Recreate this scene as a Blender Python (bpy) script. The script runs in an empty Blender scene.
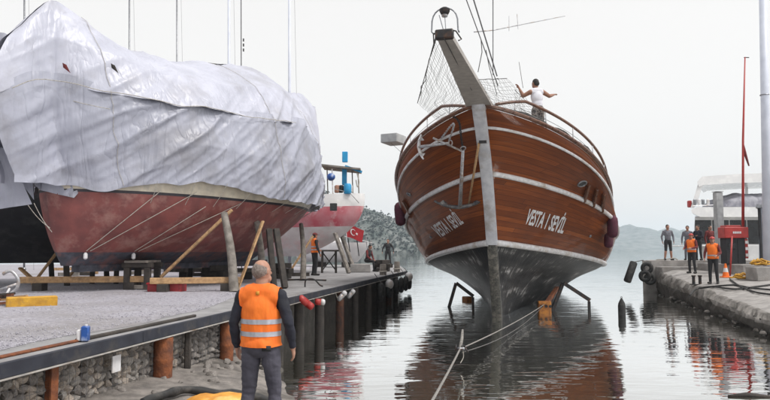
import bpy, bmesh, math, random
import numpy as np
from mathutils import Vector, Matrix, Quaternion, noise
from mathutils.bvhtree import BVHTree
R = math.radians
random.seed(7)
scn = bpy.context.scene
COL = scn.collection

# ------------------------------------------------------------ camera, sky, sun, exposure
FPX = 642.0                     # focal length in photo pixels (770 wide)
PITCH = math.atan(50 / FPX)     # the sea's horizon lies 50 px under the middle
H = 2.1                         # eye height above the water
cam_d = bpy.data.cameras.new('camera')
cam_d.sensor_width = 36.0
cam_d.lens = 36.0 * FPX / 770.0
cam_d.clip_start = 0.05
cam_d.clip_end = 12000
cam = bpy.data.objects.new('camera', cam_d)
COL.objects.link(cam)
cam.location = (0, 0, H)
cam.rotation_euler = (math.pi / 2 + PITCH, 0, 0)
scn.camera = cam

SUN_AZ, SUN_EL = R(118), R(58)   # azimuth clockwise from +Y
world = bpy.data.worlds.new('World')
scn.world = world
world.use_nodes = True
wn, wl = world.node_tree.nodes, world.node_tree.links
wn.clear()
sky = wn.new('ShaderNodeTexSky')
sky.sky_type = 'NISHITA'
sky.sun_disc = False
sky.sun_elevation = SUN_EL
sky.sun_rotation = SUN_AZ
sky.dust_density = 6.0
sky.air_density = 1.0
hs = wn.new('ShaderNodeHueSaturation')
hs.inputs['Saturation'].default_value = 0.12
b1 = wn.new('ShaderNodeBackground')
b1.inputs['Strength'].default_value = 0.05
b2 = wn.new('ShaderNodeBackground')          # even cloud layer
b2.inputs['Color'].default_value = (1.0, .985, .965, 1)
b2.inputs['Strength'].default_value = 0.72
ad = wn.new('ShaderNodeAddShader')
wo = wn.new('ShaderNodeOutputWorld')
wl.new(sky.outputs[0], hs.inputs['Color'])
wl.new(hs.outputs[0], b1.inputs['Color'])
wl.new(b1.outputs[0], ad.inputs[0])
wl.new(b2.outputs[0], ad.inputs[1])
wl.new(ad.outputs[0], wo.inputs['Surface'])

sun_d = bpy.data.lights.new('sun', 'SUN')
sun_d.energy = 2.0
sun_d.angle = R(14)
sun_d.color = (1.0, 0.96, 0.9)
sun = bpy.data.objects.new('sun', sun_d)
COL.objects.link(sun)
sd = Vector((math.sin(SUN_AZ) * math.cos(SUN_EL), math.cos(SUN_AZ) * math.cos(SUN_EL), math.sin(SUN_EL)))
sun.rotation_euler = sd.to_track_quat('Z', 'Y').to_euler()
sun.location = (0, 0, 60)

vs = scn.view_settings
vs.view_transform = 'Standard'
vs.look = 'None'
vs.exposure = 0.14
vs.gamma = 1.0
vs.use_curve_mapping = False
scn.render.engine = 'CYCLES'
scn.cycles.max_bounces = 8
scn.cycles.volume_bounces = 4

# ------------------------------------------------------------ helpers
def rat(px, py):
    yu = 200 - py
    fw = FPX * math.cos(PITCH) - yu * math.sin(PITCH)
    up = yu * math.cos(PITCH) + FPX * math.sin(PITCH)
    return (px - 385) / fw, up / fw
def at(px, py, Y):
    a, c = rat(px, py)
    return Vector((a * Y, Y, H + c * Y))
def ong(px, py, z=0.0):
    a, c = rat(px, py)
    Y = (z - H) / c
    return Vector((a * Y, Y, z))
def ray(px, py):
    a, c = rat(px, py)
    return Vector((a, 1, c)).normalized()
EYE = Vector((0, 0, H))

class MB:
    def __init__(s):
        s.v, s.f, s.m, s.uv = [], [], [], {}
    def add(s, vs_, fs, m=0):
        o = len(s.v)
        s.v += [Vector(p) for p in vs_]
        for q in fs:
            s.f.append([i + o for i in q]); s.m.append(m)
        return s
    def box(s, c, size, rot=None, m=0, bev=0.0):
        hx, hy, hz = [d / 2 for d in size]
        c = Vector(c)
        M = rot if isinstance(rot, Matrix) else (Matrix.Rotation(rot, 3, 'Z') if rot else Matrix.Identity(3))
        if bev <= 0:
            P = [c + M @ Vector((x * hx, y * hy, z * hz)) for z in (-1, 1) for y in (-1, 1) for x in (-1, 1)]
            return s.add(P, [(0, 2, 3, 1), (4, 5, 7, 6), (0, 1, 5, 4), (2, 6, 7, 3), (0, 4, 6, 2), (1, 3, 7, 5)], m)
        bm = bmesh.new()
        bmesh.ops.create_cube(bm, size=1)
        for v in bm.verts:
            v.co = Vector((v.co.x * size[0], v.co.y * size[1], v.co.z * size[2]))
        bmesh.ops.bevel(bm, geom=bm.edges[:], offset=min(bev, min(size) * .45), segments=1, affect='EDGES')
        bm.verts.index_update()
        s.add([c + M @ v.co for v in bm.verts], [[v.index for v in f.verts] for f in bm.faces], m)
        bm.free()
        return s
    def beam(s, p, q, w, t, m=0, up=(0, 0, 1), bev=0.0):
        p, q = Vector(p), Vector(q)
        d = (q - p); L = d.length; d.normalize()
        u = Vector(up)
        if abs(d.dot(u)) > .98: u = Vector((1, 0, 0))
        x = d.cross(u).normalized(); z = x.cross(d)
        M = Matrix((x, d, z)).transposed()
        return s.box((p + q) / 2, (w, L, t), M, m, bev)
    def tube(s, pts, r, n=8, m=0, cap=True, flat=1.0):
        pts = [Vector(p) for p in pts]
        rs = r if isinstance(r, (list, tuple)) else [r] * len(pts)
        o = len(s.v)
        prev = None
        for i, p in enumerate(pts):
            d = (pts[min(i + 1, len(pts) - 1)] - pts[max(i - 1, 0)]).normalized()
            if prev is None:
                u = Vector((0, 0, 1)) if abs(d.z) < .9 else Vector((1, 0, 0))
                x = d.cross(u).normalized()
            else:
                x = (prev - d * prev.dot(d)).normalized()
            prev = x
            y = x.cross(d)
            for k in range(n):
                a = 2 * math.pi * k / n
                s.v.append(p + (x * math.cos(a) + y * math.sin(a) * flat) * rs[i])
        for i in range(len(pts) - 1):
            for k in range(n):
                a, b = o + i * n + k, o + i * n + (k + 1) % n
                s.f.append([a, b, b + n, a + n]); s.m.append(m)
        if cap:
            s.f.append([o + k for k in range(n)][::-1]); s.m.append(m)
            e = o + (len(pts) - 1) * n
            s.f.append([e + k for k in range(n)]); s.m.append(m)
        return s
    def ell(s, c, r, M=None, n=12, k=8, m=0):
        c = Vector(c); M = M or Matrix.Identity(3)
        o = len(s.v)
        s.v.append(c + M @ Vector((0, 0, r[2])))
        for j in range(1, k):
            t = math.pi * j / k
            for i in range(n):
                a = 2 * math.pi * i / n
                s.v.append(c + M @ Vector((r[0] * math.sin(t) * math.cos(a), r[1] * math.sin(t) * math.sin(a), r[2] * math.cos(t))))
        s.v.append(c + M @ Vector((0, 0, -r[2])))
        e = len(s.v) - 1
        for i in range(n):
            s.f.append([o, o + 1 + i, o + 1 + (i + 1) % n]); s.m.append(m)
            b = o + 1 + (k - 2) * n
            s.f.append([e, b + (i + 1) % n, b + i]); s.m.append(m)
        for j in range(k - 2):
            for i in range(n):
                a, b = o + 1 + j * n + i, o + 1 + j * n + (i + 1) % n
                s.f.append([a, a + n, b + n, b]); s.m.append(m)
        return s
    def lathe(s, c, prof, n=16, M=None, m=0):
        c = Vector(c); M = M or Matrix.Identity(3)
        o = len(s.v)
        for r, z in prof:
            for i in range(n):
                a = 2 * math.pi * i / n
                s.v.append(c + M @ Vector((r * math.cos(a), r * math.sin(a), z)))
        for j in range(len(prof) - 1):
            for i in range(n):
                a, b = o + j * n + i, o + j * n + (i + 1) % n
                s.f.append([a, b, b + n, a + n]); s.m.append(m)
        s.f.append([o + i for i in range(n)][::-1]); s.m.append(m)
        e = o + (len(prof) - 1) * n
        s.f.append([e + i for i in range(n)]); s.m.append(m)
        return s
    def torus(s, c, Rr, r, M=None, n=20, k=8, m=0):
        c = Vector(c); M = M or Matrix.Identity(3)
        o = len(s.v)
        for i in range(n):
            a = 2 * math.pi * i / n
            for j in range(k):
                t = 2 * math.pi * j / k
                s.v.append(c + M @ Vector(((Rr + r * math.cos(t)) * math.cos(a), (Rr + r * math.cos(t)) * math.sin(a), r * math.sin(t))))
        for i in range(n):
            for j in range(k):
                s.f.append([o + i * k + j, o + ((i + 1) % n) * k + j, o + ((i + 1) % n) * k + (j + 1) % k, o + i * k + (j + 1) % k]); s.m.append(m)
        return s
    def grid(s, rows, m=0, closed=False):
        o = len(s.v); nr, nc = len(rows), len(rows[0])
        for r in rows: s.v += [Vector(p) for p in r]
        for i in range(nr - 1):
            for j in range(nc - (0 if closed else 1)):
                a, b = o + i * nc + j, o + i * nc + (j + 1) % nc
                s.f.append([a, b, b + nc, a + nc]); s.m.append(m)
        return s
    def build(s, name, mats, parent=None, smooth=False, loc=None, uvs=None, fix=True):
        me = bpy.data.meshes.new(name)
        base = parent_world(parent) if parent else (Vector(loc) if loc is not None else Vector((0, 0, 0)))
        me.from_pydata([tuple(p - base) for p in s.v], [], s.f)
        if not isinstance(mats, (list, tuple)): mats = [mats]
        for mm in mats: me.materials.append(mm)
        if len(mats) > 1: me.polygons.foreach_set('material_index', s.m)
        if uvs is not None:
            ul = me.uv_layers.new(name='UVMap')
            for lp in me.loops: ul.data[lp.index].uv = uvs[lp.vertex_index]
        if fix:
            bm = bmesh.new(); bm.from_mesh(me)
            bmesh.ops.recalc_face_normals(bm, faces=bm.faces[:])
            bm.to_mesh(me); bm.free()
        if smooth:
            me.polygons.foreach_set('use_smooth', [True] * len(me.polygons))
            if smooth != 'all': me.set_sharp_from_angle(angle=R(42))
        me.update()
        o = bpy.data.objects.new(name, me)
        COL.objects.link(o)
        if parent: o.parent = parent
        elif loc is not None: o.location = base
        return o
def parent_world(p):
    v = Vector((0, 0, 0))
    while p is not None:
        v = v + p.location; p = p.parent
    return v
def tag(o, label=None, cat=None, group=None, kind=None):
    if label: o['label'] = label
    if cat: o['category'] = cat
    if group: o['group'] = group
    if kind: o['kind'] = kind
    return o
def thing(name, loc, label, cat, group=None):
    o = bpy.data.objects.new(name, None)
    COL.objects.link(o)
    o.location = loc
    o.empty_display_size = .2
    return tag(o, label, cat, group)
def smooth_path(P, n=8):
    P = [Vector(p) for p in P]; out = []
    for i in range(len(P) - 1):
        a, b, c, d = P[max(i - 1, 0)], P[i], P[i + 1], P[min(i + 2, len(P) - 1)]
        for k in range(n):
            t = k / n
            out.append(.5 * ((2 * b) + (c - a) * t + (2 * a - 5 * b + 4 * c - d) * t * t + (3 * b - a - 3 * c + d) * t ** 3))
    out.append(P[-1])
    return out
def sagline(p, q, sag, n=14):
    p, q = Vector(p), Vector(q)
    return [p.lerp(q, i / n) - Vector((0, 0, sag * 4 * (i / n) * (1 - i / n))) for i in range(n + 1)]
def fbm(p, o=4): return noise.fractal(Vector(p), 1.0, 2.0, o)

# ------------------------------------------------------------ materials
def pm(name, c1, c2=None, rough=.6, metal=0., scale=6., bump=0., bscale=40., coat=0., stretch=None, detail=6., contrast=(.35, .65), coord='Object', spec=.5, stain=None, stain_scale=1.2, rvar=.12, emit=None):
    m = bpy.data.materials.new(name)
    m.use_nodes = True
    nt = m.node_tree; N = nt.nodes; L = nt.links
    bs = N['Principled BSDF']
    bs.inputs['Roughness'].default_value = rough
    bs.inputs['Metallic'].default_value = metal
    bs.inputs['Specular IOR Level'].default_value = spec
    bs.inputs['Coat Weight'].default_value = coat
    bs.inputs['Coat Roughness'].default_value = .12
    c2 = c2 or tuple(min(1, x * .72) for x in c1)
    tc = N.new('ShaderNodeTexCoord'); mp = N.new('ShaderNodeMapping')
    L.new(tc.outputs[coord], mp.inputs['Vector'])
    if stretch: mp.inputs['Scale'].default_value = stretch
    nz = N.new('ShaderNodeTexNoise'); nz.inputs['Scale'].default_value = scale; nz.inputs['Detail'].default_value = detail
    L.new(mp.outputs[0], nz.inputs['Vector'])
    cr = N.new('ShaderNodeValToRGB')
    cr.color_ramp.elements[0].position = contrast[0]; cr.color_ramp.elements[1].position = contrast[1]
    cr.color_ramp.elements[0].color = (*c2, 1); cr.color_ramp.elements[1].color = (*c1, 1)
    L.new(nz.outputs['Fac'], cr.inputs['Fac'])
    out = cr.outputs['Color']
    if stain:
        n2 = N.new('ShaderNodeTexNoise'); n2.inputs['Scale'].default_value = stain_scale; n2.inputs['Detail'].default_value = 8
        n2.inputs['Roughness'].default_value = .65
        L.new(mp.outputs[0], n2.inputs['Vector'])
        r2 = N.new('ShaderNodeValToRGB')
        r2.color_ramp.elements[0].position = .5; r2.color_ramp.elements[1].position = .68
        L.new(n2.outputs['Fac'], r2.inputs['Fac'])
        mx = N.new('ShaderNodeMix'); mx.data_type = 'RGBA'
        mx.inputs['B'].default_value = (*stain, 1)
        L.new(r2.outputs['Color'], mx.inputs['Factor']); L.new(out, mx.inputs['A'])
        out = mx.outputs['Result']
    L.new(out, bs.inputs['Base Color'])
    mr = N.new('ShaderNodeMapRange')
    mr.inputs['To Min'].default_value = max(.02, rough - rvar); mr.inputs['To Max'].default_value = min(1, rough + rvar)
    L.new(nz.outputs['Fac'], mr.inputs['Value']); L.new(mr.outputs[0], bs.inputs['Roughness'])
    if bump > 0:
        n3 = N.new('ShaderNodeTexNoise'); n3.inputs['Scale'].default_value = bscale; n3.inputs['Detail'].default_value = 5
        L.new(mp.outputs[0], n3.inputs['Vector'])
        bp = N.new('ShaderNodeBump'); bp.inputs['Strength'].default_value = bump; bp.inputs['Distance'].default_value = .02
        L.new(n3.outputs['Fac'], bp.inputs['Height']); L.new(bp.outputs[0], bs.inputs['Normal'])
    return m
M = {}
M['white_paint'] = pm('white_paint', (.74, .74, .76), (.58, .57, .58), .35, scale=9, stain=(.42, .36, .3), stain_scale=2.2)
M['stem_white'] = pm('stem_white', (.62, .63, .67), (.46, .47, .52), .4, scale=5, stain=(.36, .33, .32), stain_scale=1.6)
M['keel_grey'] = pm('keel_grey', (.13, .125, .11), (.05, .05, .047), .45, scale=14, stain=(.25, .23, .2), stain_scale=6, bump=.5, bscale=30)
M['rail_wood'] = pm('rail_wood', (.17, .07, .035), (.09, .035, .02), .3, scale=10, coat=.4)
M['deck_wood'] = pm('deck_wood', (.3, .19, .11), (.2, .12, .07), .6, scale=8)
M['plank_grey'] = pm('plank_grey', (.4, .37, .345), (.3, .28, .26), .6, scale=7, stretch=(1, 1, 1), stain=(.3, .28, .26))
M['steel_grey'] = pm('steel_grey', (.3, .31, .33), (.16, .165, .18), .4, metal=.7, scale=14)
M['galv'] = pm('galv', (.55, .56, .58), (.33, .33, .35), .42, metal=.5, scale=18, stain=(.3, .2, .13), stain_scale=7)
M['black_iron'] = pm('black_iron', (.03, .03, .033), (.015, .014, .015), .5, metal=.3, scale=12, stain=(.1, .05, .03), stain_scale=8)
M['rubber'] = pm('rubber', (.025, .025, .026), (.012, .012, .012), .75, scale=16, stain=(.07, .065, .06), stain_scale=5)
M['maroon'] = pm('maroon', (.085, .012, .03), (.05, .008, .02), .75, scale=10)
M['rope'] = pm('rope', (.5, .47, .42), (.3, .28, .25), .85, scale=30, bump=.6, bscale=120)
M['rope_grey'] = pm('rope_grey', (.3, .285, .265), (.17, .16, .15), .85, scale=30, bump=.6, bscale=120)
M['rope_dark'] = pm('rope_dark', (.12, .115, .11), (.06, .06, .06), .85, scale=30)
M['wire'] = pm('wire', (.2, .2, .21), (.12, .12, .13), .5, metal=.5, scale=20)
M['net'] = pm('net', (.2, .19, .18), (.12, .115, .11), .9, scale=20)
M['orange_steel'] = pm('orange_steel', (.55, .22, .03), (.3, .1, .02), .55, scale=8, stain=(.1, .05, .03), stain_scale=5)
M['rust'] = pm('rust', (.26, .085, .03), (.12, .04, .02), .85, scale=7, bump=.6, bscale=30, stain=(.06, .03, .022), stain_scale=4)
M['rust_shaded'] = pm('rust_shaded', (.12, .045, .022), (.05, .022, .015), .85, scale=7, bump=.6, bscale=30, stain=(.03, .02, .018), stain_scale=4)  # darker copy of the rust, carrying the shade under the quay deck
M['conc_wall'] = pm('conc_wall', (.3, .282, .265), (.15, .138, .127), .92, scale=3.5, detail=10, bump=1., bscale=12, stain=(.07, .065, .055), stain_scale=1.6)
M['beam_blue'] = pm('beam_blue', (.042, .045, .058), (.03, .032, .042), .8, spec=.2, scale=5, stain=(.07, .066, .066), stain_scale=3)
M['flange'] = pm('flange', (.42, .4, .37), (.25, .24, .23), .7, scale=8, stain=(.14, .1, .07), stain_scale=4)
M['timber_pale'] = pm('timber_pale', (.52, .33, .17), (.36, .21, .1), .75, scale=5, stretch=(3, 3, 3), bump=.3, bscale=30, stain=(.25, .16, .09), stain_scale=2)
M['timber_grey'] = pm('timber_grey', (.26, .235, .21), (.13, .115, .1), .85, scale=6, bump=.5, bscale=30)
M['timber_dark'] = pm('timber_dark', (.06, .05, .043), (.028, .024, .022), .85, scale=6, bump=.5, bscale=30)
M['concrete'] = pm('concrete', (.36, .342, .33), (.24, .228, .22), .9, scale=3, bump=.5, bscale=25, stain=(.2, .185, .17), stain_scale=1.1)
M['concrete_wet'] = pm('concrete_wet', (.25, .225, .205), (.12, .108, .1), .88, scale=4, detail=10, bump=1., bscale=16, stain=(.055, .05, .043), stain_scale=1.1)
M['red_box'] = pm('red_box', (.42, .02, .03), (.25, .015, .02), .5, scale=4, stain=(.12, .02, .02), stain_scale=2)
M['red_paint'] = pm('red_paint', (.42, .03, .025), (.3, .02, .018), .4, scale=5)
M['blue_plastic'] = pm('blue_plastic', (.015, .09, .36), (.01, .06, .25), .4, scale=5, stain=(.4, .45, .55), stain_scale=3)
M['sky_blue'] = pm('sky_blue', (.02, .32, .62), (.015, .25, .5), .5, scale=5)
M['yellow'] = pm('yellow', (.62, .34, .03), (.4, .2, .02), .7, scale=6, stain=(.25, .14, .04), stain_scale=4, bump=.4, bscale=18)
M['sack'] = pm('sack', (.72, .36, .05), (.5, .2, .02), .65, scale=5, stain=(.75, .5, .2), stain_scale=3, bump=.5, bscale=10)
M['tarp'] = pm('tarp', (.37, .38, .455), (.3, .31, .375), .42, scale=1.2, stain=(.25, .25, .285), stain_scale=.7, bump=.22, bscale=9, rvar=.08)  # lower sheet: its shade is put into this darker tone of the sheeting
M['tarp_lit'] = pm('tarp_lit', (.48, .49, .575), (.39, .4, .475), .4, scale=1.2, stain=(.34, .34, .385), stain_scale=.7, bump=.22, bscale=9, rvar=.08)  # upper sheet: the brighter light on it is put into this paler tone
M['cover_grey'] = pm('cover_grey', (.34, .34, .38), (.2, .2, .24), .7, scale=3, bump=.6, bscale=7)
M['cream'] = pm('cream', (.62, .56, .45), (.5, .44, .35), .4, scale=3, stain=(.4, .36, .3), stain_scale=2)
M['red_hull'] = pm('red_hull', (.235, .068, .06), (.15, .045, .043), .6, scale=2.6, detail=12, stain=(.3, .15, .13), stain_scale=2.2, bump=.2, bscale=12)
M['boot_stripe'] = pm('boot_stripe', (.03, .025, .035), (.018, .016, .02), .5, scale=6)
M['blue_keel'] = pm('blue_keel', (.08, .085, .11), (.045, .045, .06), .7, scale=5, detail=12, stain=(.2, .085, .075), stain_scale=2.2, contrast=(.4, .6))
M['dark_hull'] = pm('dark_hull', (.022, .022, .027), (.013, .013, .016), .5, scale=3, stain=(.05, .05, .05), stain_scale=2)
M['pink_white'] = pm('pink_white', (.78, .75, .75), (.66, .6, .6), .5, scale=2, stain=(.72, .5, .5), stain_scale=.8)
M['pink_red'] = pm('pink_red', (.55, .08, .12), (.62, .3, .33), .5, scale=1.0, stain=(.74, .62, .62), stain_scale=1.4)
M['gel_white'] = pm('gel_white', (.8, .8, .8), (.7, .7, .71), .25, scale=2, coat=.5)
M['glass_dark'] = pm('glass_dark', (.015, .017, .02), (.01, .01, .012), .08, scale=2, rvar=.02)
M['kiosk'] = pm('kiosk', (.3, .33, .4), (.24, .27, .33), .5, scale=3)
M['pole_grey'] = pm('pole_grey', (.6, .63, .72), (.5, .53, .62), .45, scale=2)
M['post_grey'] = pm('post_grey', (.38, .39, .4), (.27, .28, .29), .7, scale=5)
M['stone_a'] = pm('stone_a', (.4, .37, .34), (.24, .22, .2), .85, scale=5, bump=.4, bscale=20)
M['stone_b'] = pm('stone_b', (.27, .245, .225), (.15, .135, .125), .85, scale=5, bump=.4, bscale=20)
M['stone_c'] = pm('stone_c', (.48, .42, .36), (.3, .25, .21), .85, scale=5, bump=.4, bscale=20)
M['stone_dark'] = pm('stone_dark', (.1, .09, .08), (.05, .045, .04), .8, scale=5, bump=.5, bscale=20)
M['pebble'] = pm('pebble', (.44, .43, .475), (.26, .25, .28), .9, scale=14, contrast=(.3, .7))
M['soil_dark'] = pm('soil_dark', (.07, .06, .052), (.035, .03, .027), .95, scale=5)
M['scrub'] = pm('scrub', (.06, .078, .062), (.035, .047, .04), .95, scale=.15)
M['flag_red'] = pm('flag_red', (.42, .02, .03), (.34, .015, .02), .7, scale=4)
M['flag_white'] = pm('flag_white', (.8, .8, .8), (.75, .75, .75), .7, scale=4)
M['letter_white'] = pm('letter_white', (.72, .72, .74), (.6, .6, .62), .5, scale=12)
# people
M['skin'] = pm('skin', (.42, .23, .16), (.34, .17, .115), .55, scale=14)
M['skin_dark'] = pm('skin_dark', (.3, .15, .095), (.24, .115, .075), .55, scale=14)
M['hair_grey'] = pm('hair_grey', (.3, .25, .225), (.17, .13, .11), .8, scale=55, bump=.8, bscale=150)
M['hair_dark'] = pm('hair_dark', (.02, .016, .014), (.01, .009, .008), .7, scale=40)
M['navy'] = pm('navy', (.018, .019, .032), (.01, .011, .018), .85, scale=9, bump=.5, bscale=14)
M['work_trousers'] = pm('work_trousers', (.075, .072, .095), (.045, .043, .06), .9, scale=7, bump=.7, bscale=11)
M['charcoal'] = pm('charcoal', (.03, .03, .034), (.018, .018, .02), .85, scale=9)
M['grey_cloth'] = pm('grey_cloth', (.19, .19, .22), (.12, .12, .14), .9, scale=9)
M['maroon_cloth'] = pm('maroon_cloth', (.18, .03, .03), (.1, .02, .02), .9, scale=9)
M['white_cloth'] = pm('white_cloth', (.72, .72, .77), (.6, .6, .66), .9, scale=7)
M['check_cloth'] = pm('check_cloth', (.3, .27, .25), (.06, .055, .055), .9, scale=22, contrast=(.45, .55))
M['boots'] = pm('boots', (.03, .026, .024), (.018, .016, .015), .7, scale=9)
M['vest'] = pm('vest', (.9, .2, .018), (.78, .15, .012), .7, scale=6, bump=1., bscale=7, stretch=(1, 1, .45), rvar=.06, stain=(.72, .13, .012), stain_scale=5)
M['reflect'] = pm('reflect', (.5, .51, .56), (.4, .41, .46), .35, metal=.3, scale=20)
M['eye'] = pm('eye', (.03, .02, .02), (.02, .02, .02), .3, scale=5)
M['lips'] = pm('lips', (.3, .12, .1), (.25, .1, .09), .5, scale=5)

def crumple(m, amt=.55):
    nt = m.node_tree; N = nt.nodes; L = nt.links; bs = N['Principled BSDF']
    tc = N.new('ShaderNodeTexCoord')
    def ridge(scale, st, rot, dist):
        mp = N.new('ShaderNodeMapping'); mp.inputs['Scale'].default_value = st; mp.inputs['Rotation'].default_value = rot
        L.new(tc.outputs['Object'], mp.inputs['Vector'])
        n = N.new('ShaderNodeTexNoise'); n.inputs['Scale'].default_value = scale; n.inputs['Detail'].default_value = 3; n.inputs['Distortion'].default_value = dist
        L.new(mp.outputs[0], n.inputs['Vector'])
        a = N.new('ShaderNodeMath'); a.operation = 'SUBTRACT'; a.inputs[1].default_value = .5; L.new(n.outputs['Fac'], a.inputs[0])
        b = N.new('ShaderNodeMath'); b.operation = 'ABSOLUTE'; L.new(a.outputs[0], b.inputs[0])
        c = N.new('ShaderNodeMath'); c.operation = 'POWER'; c.inputs[1].default_value = .6; L.new(b.outputs[0], c.inputs[0])
        return c.outputs[0]
    r1 = ridge(1.4, (1, 1, .17), (0, .55, 0), .5); r2 = ridge(3.4, (1, 1, .3), (0, -.25, .2), .7)
    ad_ = N.new('ShaderNodeMath'); ad_.operation = 'MULTIPLY_ADD'; ad_.inputs[1].default_value = .2; L.new(r2, ad_.inputs[0]); L.new(r1, ad_.inputs[2])
    bp = N.new('ShaderNodeBump'); bp.inputs['Strength'].default_value = amt; bp.inputs['Distance'].default_value = .12
    L.new(ad_.outputs[0], bp.inputs['Height']); L.new(bp.outputs[0], bs.inputs['Normal'])
crumple(M['tarp'], .6); crumple(M['tarp_lit'], .55); crumple(M['cover_grey'], .8)
def wood_hull():
    m = bpy.data.materials.new('varnished_planking'); m.use_nodes = True
    nt = m.node_tree; N = nt.nodes; L = nt.links; bs = N['Principled BSDF']
    uv = N.new('ShaderNodeUVMap'); uv.uv_map = 'UVMap'
    sp = N.new('ShaderNodeSeparateXYZ'); L.new(uv.outputs[0], sp.inputs[0])
    def mth(op, a, b=None, c=None):
        n = N.new('ShaderNodeMath'); n.operation = op
        for i, x in enumerate((a, b, c)):
            if x is None: continue
            if isinstance(x, (int, float)): n.inputs[i].default_value = x
            else: L.new(x, n.inputs[i])
        return n.outputs[0]
    k = mth('DIVIDE', sp.outputs['Y'], .135)
    row = mth('FLOOR', k); fr = mth('FRACT', k)
    wn1 = N.new('ShaderNodeTexWhiteNoise'); wn1.noise_dimensions = '1D'; L.new(row, wn1.inputs['W'])
    off = mth('MULTIPLY', wn1.outputs['Value'], 5.0)
    kx = mth('DIVIDE', mth('ADD', sp.outputs['X'], off), 4.2)
    cx = mth('FLOOR', kx); fx = mth('FRACT', kx)
    wn2 = N.new('ShaderNodeTexWhiteNoise'); wn2.noise_dimensions = '2D'
    cb = N.new('ShaderNodeCombineXYZ'); L.new(row, cb.inputs[0]); L.new(cx, cb.inputs[1]); L.new(cb.outputs[0], wn2.inputs['Vector'])
    # grain
    mp = N.new('ShaderNodeMapping'); mp.inputs['Scale'].default_value = (1.2, 26, 1); L.new(uv.outputs[0], mp.inputs['Vector'])
    gn = N.new('ShaderNodeTexNoise'); gn.inputs['Scale'].default_value = 1.6; gn.inputs['Detail'].default_value = 8; L.new(mp.outputs[0], gn.inputs['Vector'])
    bigm = N.new('ShaderNodeMapping'); bigm.inputs['Scale'].default_value = (.35, .9, 1); L.new(uv.outputs[0], bigm.inputs['Vector'])
    bn = N.new('ShaderNodeTexNoise'); bn.inputs['Scale'].default_value = 1.; bn.inputs['Detail'].default_value = 4; L.new(bigm.outputs[0], bn.inputs['Vector'])
    t = mth('ADD', mth('MULTIPLY', gn.outputs['Fac'], .55), mth('ADD', mth('MULTIPLY', wn2.outputs['Value'], .2), mth('MULTIPLY', bn.outputs['Fac'], .5)))
    cr = N.new('ShaderNodeValToRGB'); e = cr.color_ramp.elements
    e[0].position = .25; e[0].color = (.055, .0145, .0055, 1); e[1].position = 1.0; e[1].color = (.42, .12, .026, 1)
    md = cr.color_ramp.elements.new(.62); md.color = (.18, .045, .011, 1)
    L.new(t, cr.inputs['Fac'])
    seam = mth('LESS_THAN', mth('ABSOLUTE', mth('SUBTRACT', fr, .5)), .46)
    butt = mth('LESS_THAN', mth('ABSOLUTE', mth('SUBTRACT', fx, .5)), .4985)
    ok = mth('MULTIPLY', seam, butt)
    mx = N.new('ShaderNodeMix'); mx.data_type = 'RGBA'; mx.inputs['A'].default_value = (.075, .02, .008, 1)
    L.new(ok, mx.inputs['Factor']); L.new(cr.outputs[0], mx.inputs['B'])
    L.new(mx.outputs['Result'], bs.inputs['Base Color'])
    bs.inputs['Roughness'].default_value = .5
    bs.inputs['Specular IOR Level'].default_value = .15
    bs.inputs['Coat Weight'].default_value = .38
    bs.inputs['Coat Roughness'].default_value = .05
    bs.inputs['Coat IOR'].default_value = 1.35
    hgt = mth('ADD', mth('MULTIPLY', ok, .6), mth('ADD', mth('MULTIPLY', wn2.outputs['Value'], .15), mth('MULTIPLY', bn.outputs['Fac'], 1.2)))
    bp = N.new('ShaderNodeBump'); bp.inputs['Strength'].default_value = .16; bp.inputs['Distance'].default_value = .02
    L.new(hgt, bp.inputs['Height']); L.new(bp.outputs[0], bs.inputs['Normal']); L.new(bp.outputs[0], bs.inputs['Coat Normal'])
    return m
M['hull_wood'] = wood_hull()

def bottom_mat():
    m = bpy.data.materials.new('worn_antifouling'); m.use_nodes = True
    nt = m.node_tree; N = nt.nodes; L = nt.links; bs = N['Principled BSDF']
    uv = N.new('ShaderNodeUVMap'); uv.uv_map = 'UVMap'
    mp = N.new('ShaderNodeMapping'); mp.inputs['Scale'].default_value = (5, .7, 1); L.new(uv.outputs[0], mp.inputs['Vector'])
    gn = N.new('ShaderNodeTexNoise'); gn.inputs['Scale'].default_value = 1.5; gn.inputs['Detail'].default_value = 9; gn.inputs['Roughness'].default_value = .7; L.new(mp.outputs[0], gn.inputs['Vector'])
    m2 = N.new('ShaderNodeMapping'); m2.inputs['Scale'].default_value = (.7, 1.4, 1); L.new(uv.outputs[0], m2.inputs['Vector'])
    g2 = N.new('ShaderNodeTexNoise'); g2.inputs['Scale'].default_value = 1.2; g2.inputs['Detail'].default_value = 6; L.new(m2.outputs[0], g2.inputs['Vector'])
    a = N.new('ShaderNodeMath'); a.operation = 'ADD'; L.new(gn.outputs['Fac'], a.inputs[0]); L.new(g2.outputs['Fac'], a.inputs[1])
    h = N.new('ShaderNodeMath'); h.operation = 'MULTIPLY'; h.inputs[1].default_value = .5; L.new(a.outputs[0], h.inputs[0])
    cr = N.new('ShaderNodeValToRGB'); e = cr.color_ramp.elements
    e[0].position = .42; e[0].color = (.012, .013, .015, 1); e[1].position = .64; e[1].color = (.46, .45, .44, 1)
    k = e.new(.55); k.color = (.045, .044, .044, 1)
    L.new(h.outputs[0], cr.inputs['Fac']); L.new(cr.outputs[0], bs.inputs['Base Color'])
    bs.inputs['Roughness'].default_value = .42
    bs.inputs['Specular IOR Level'].default_value = .3
    bp = N.new('ShaderNodeBump'); bp.inputs['Strength'].default_value = .5; bp.inputs['Distance'].default_value = .03
    L.new(gn.outputs['Fac'], bp.inputs['Height']); L.new(bp.outputs[0], bs.inputs['Normal'])
    return m
M['bottom'] = bottom_mat()

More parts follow.
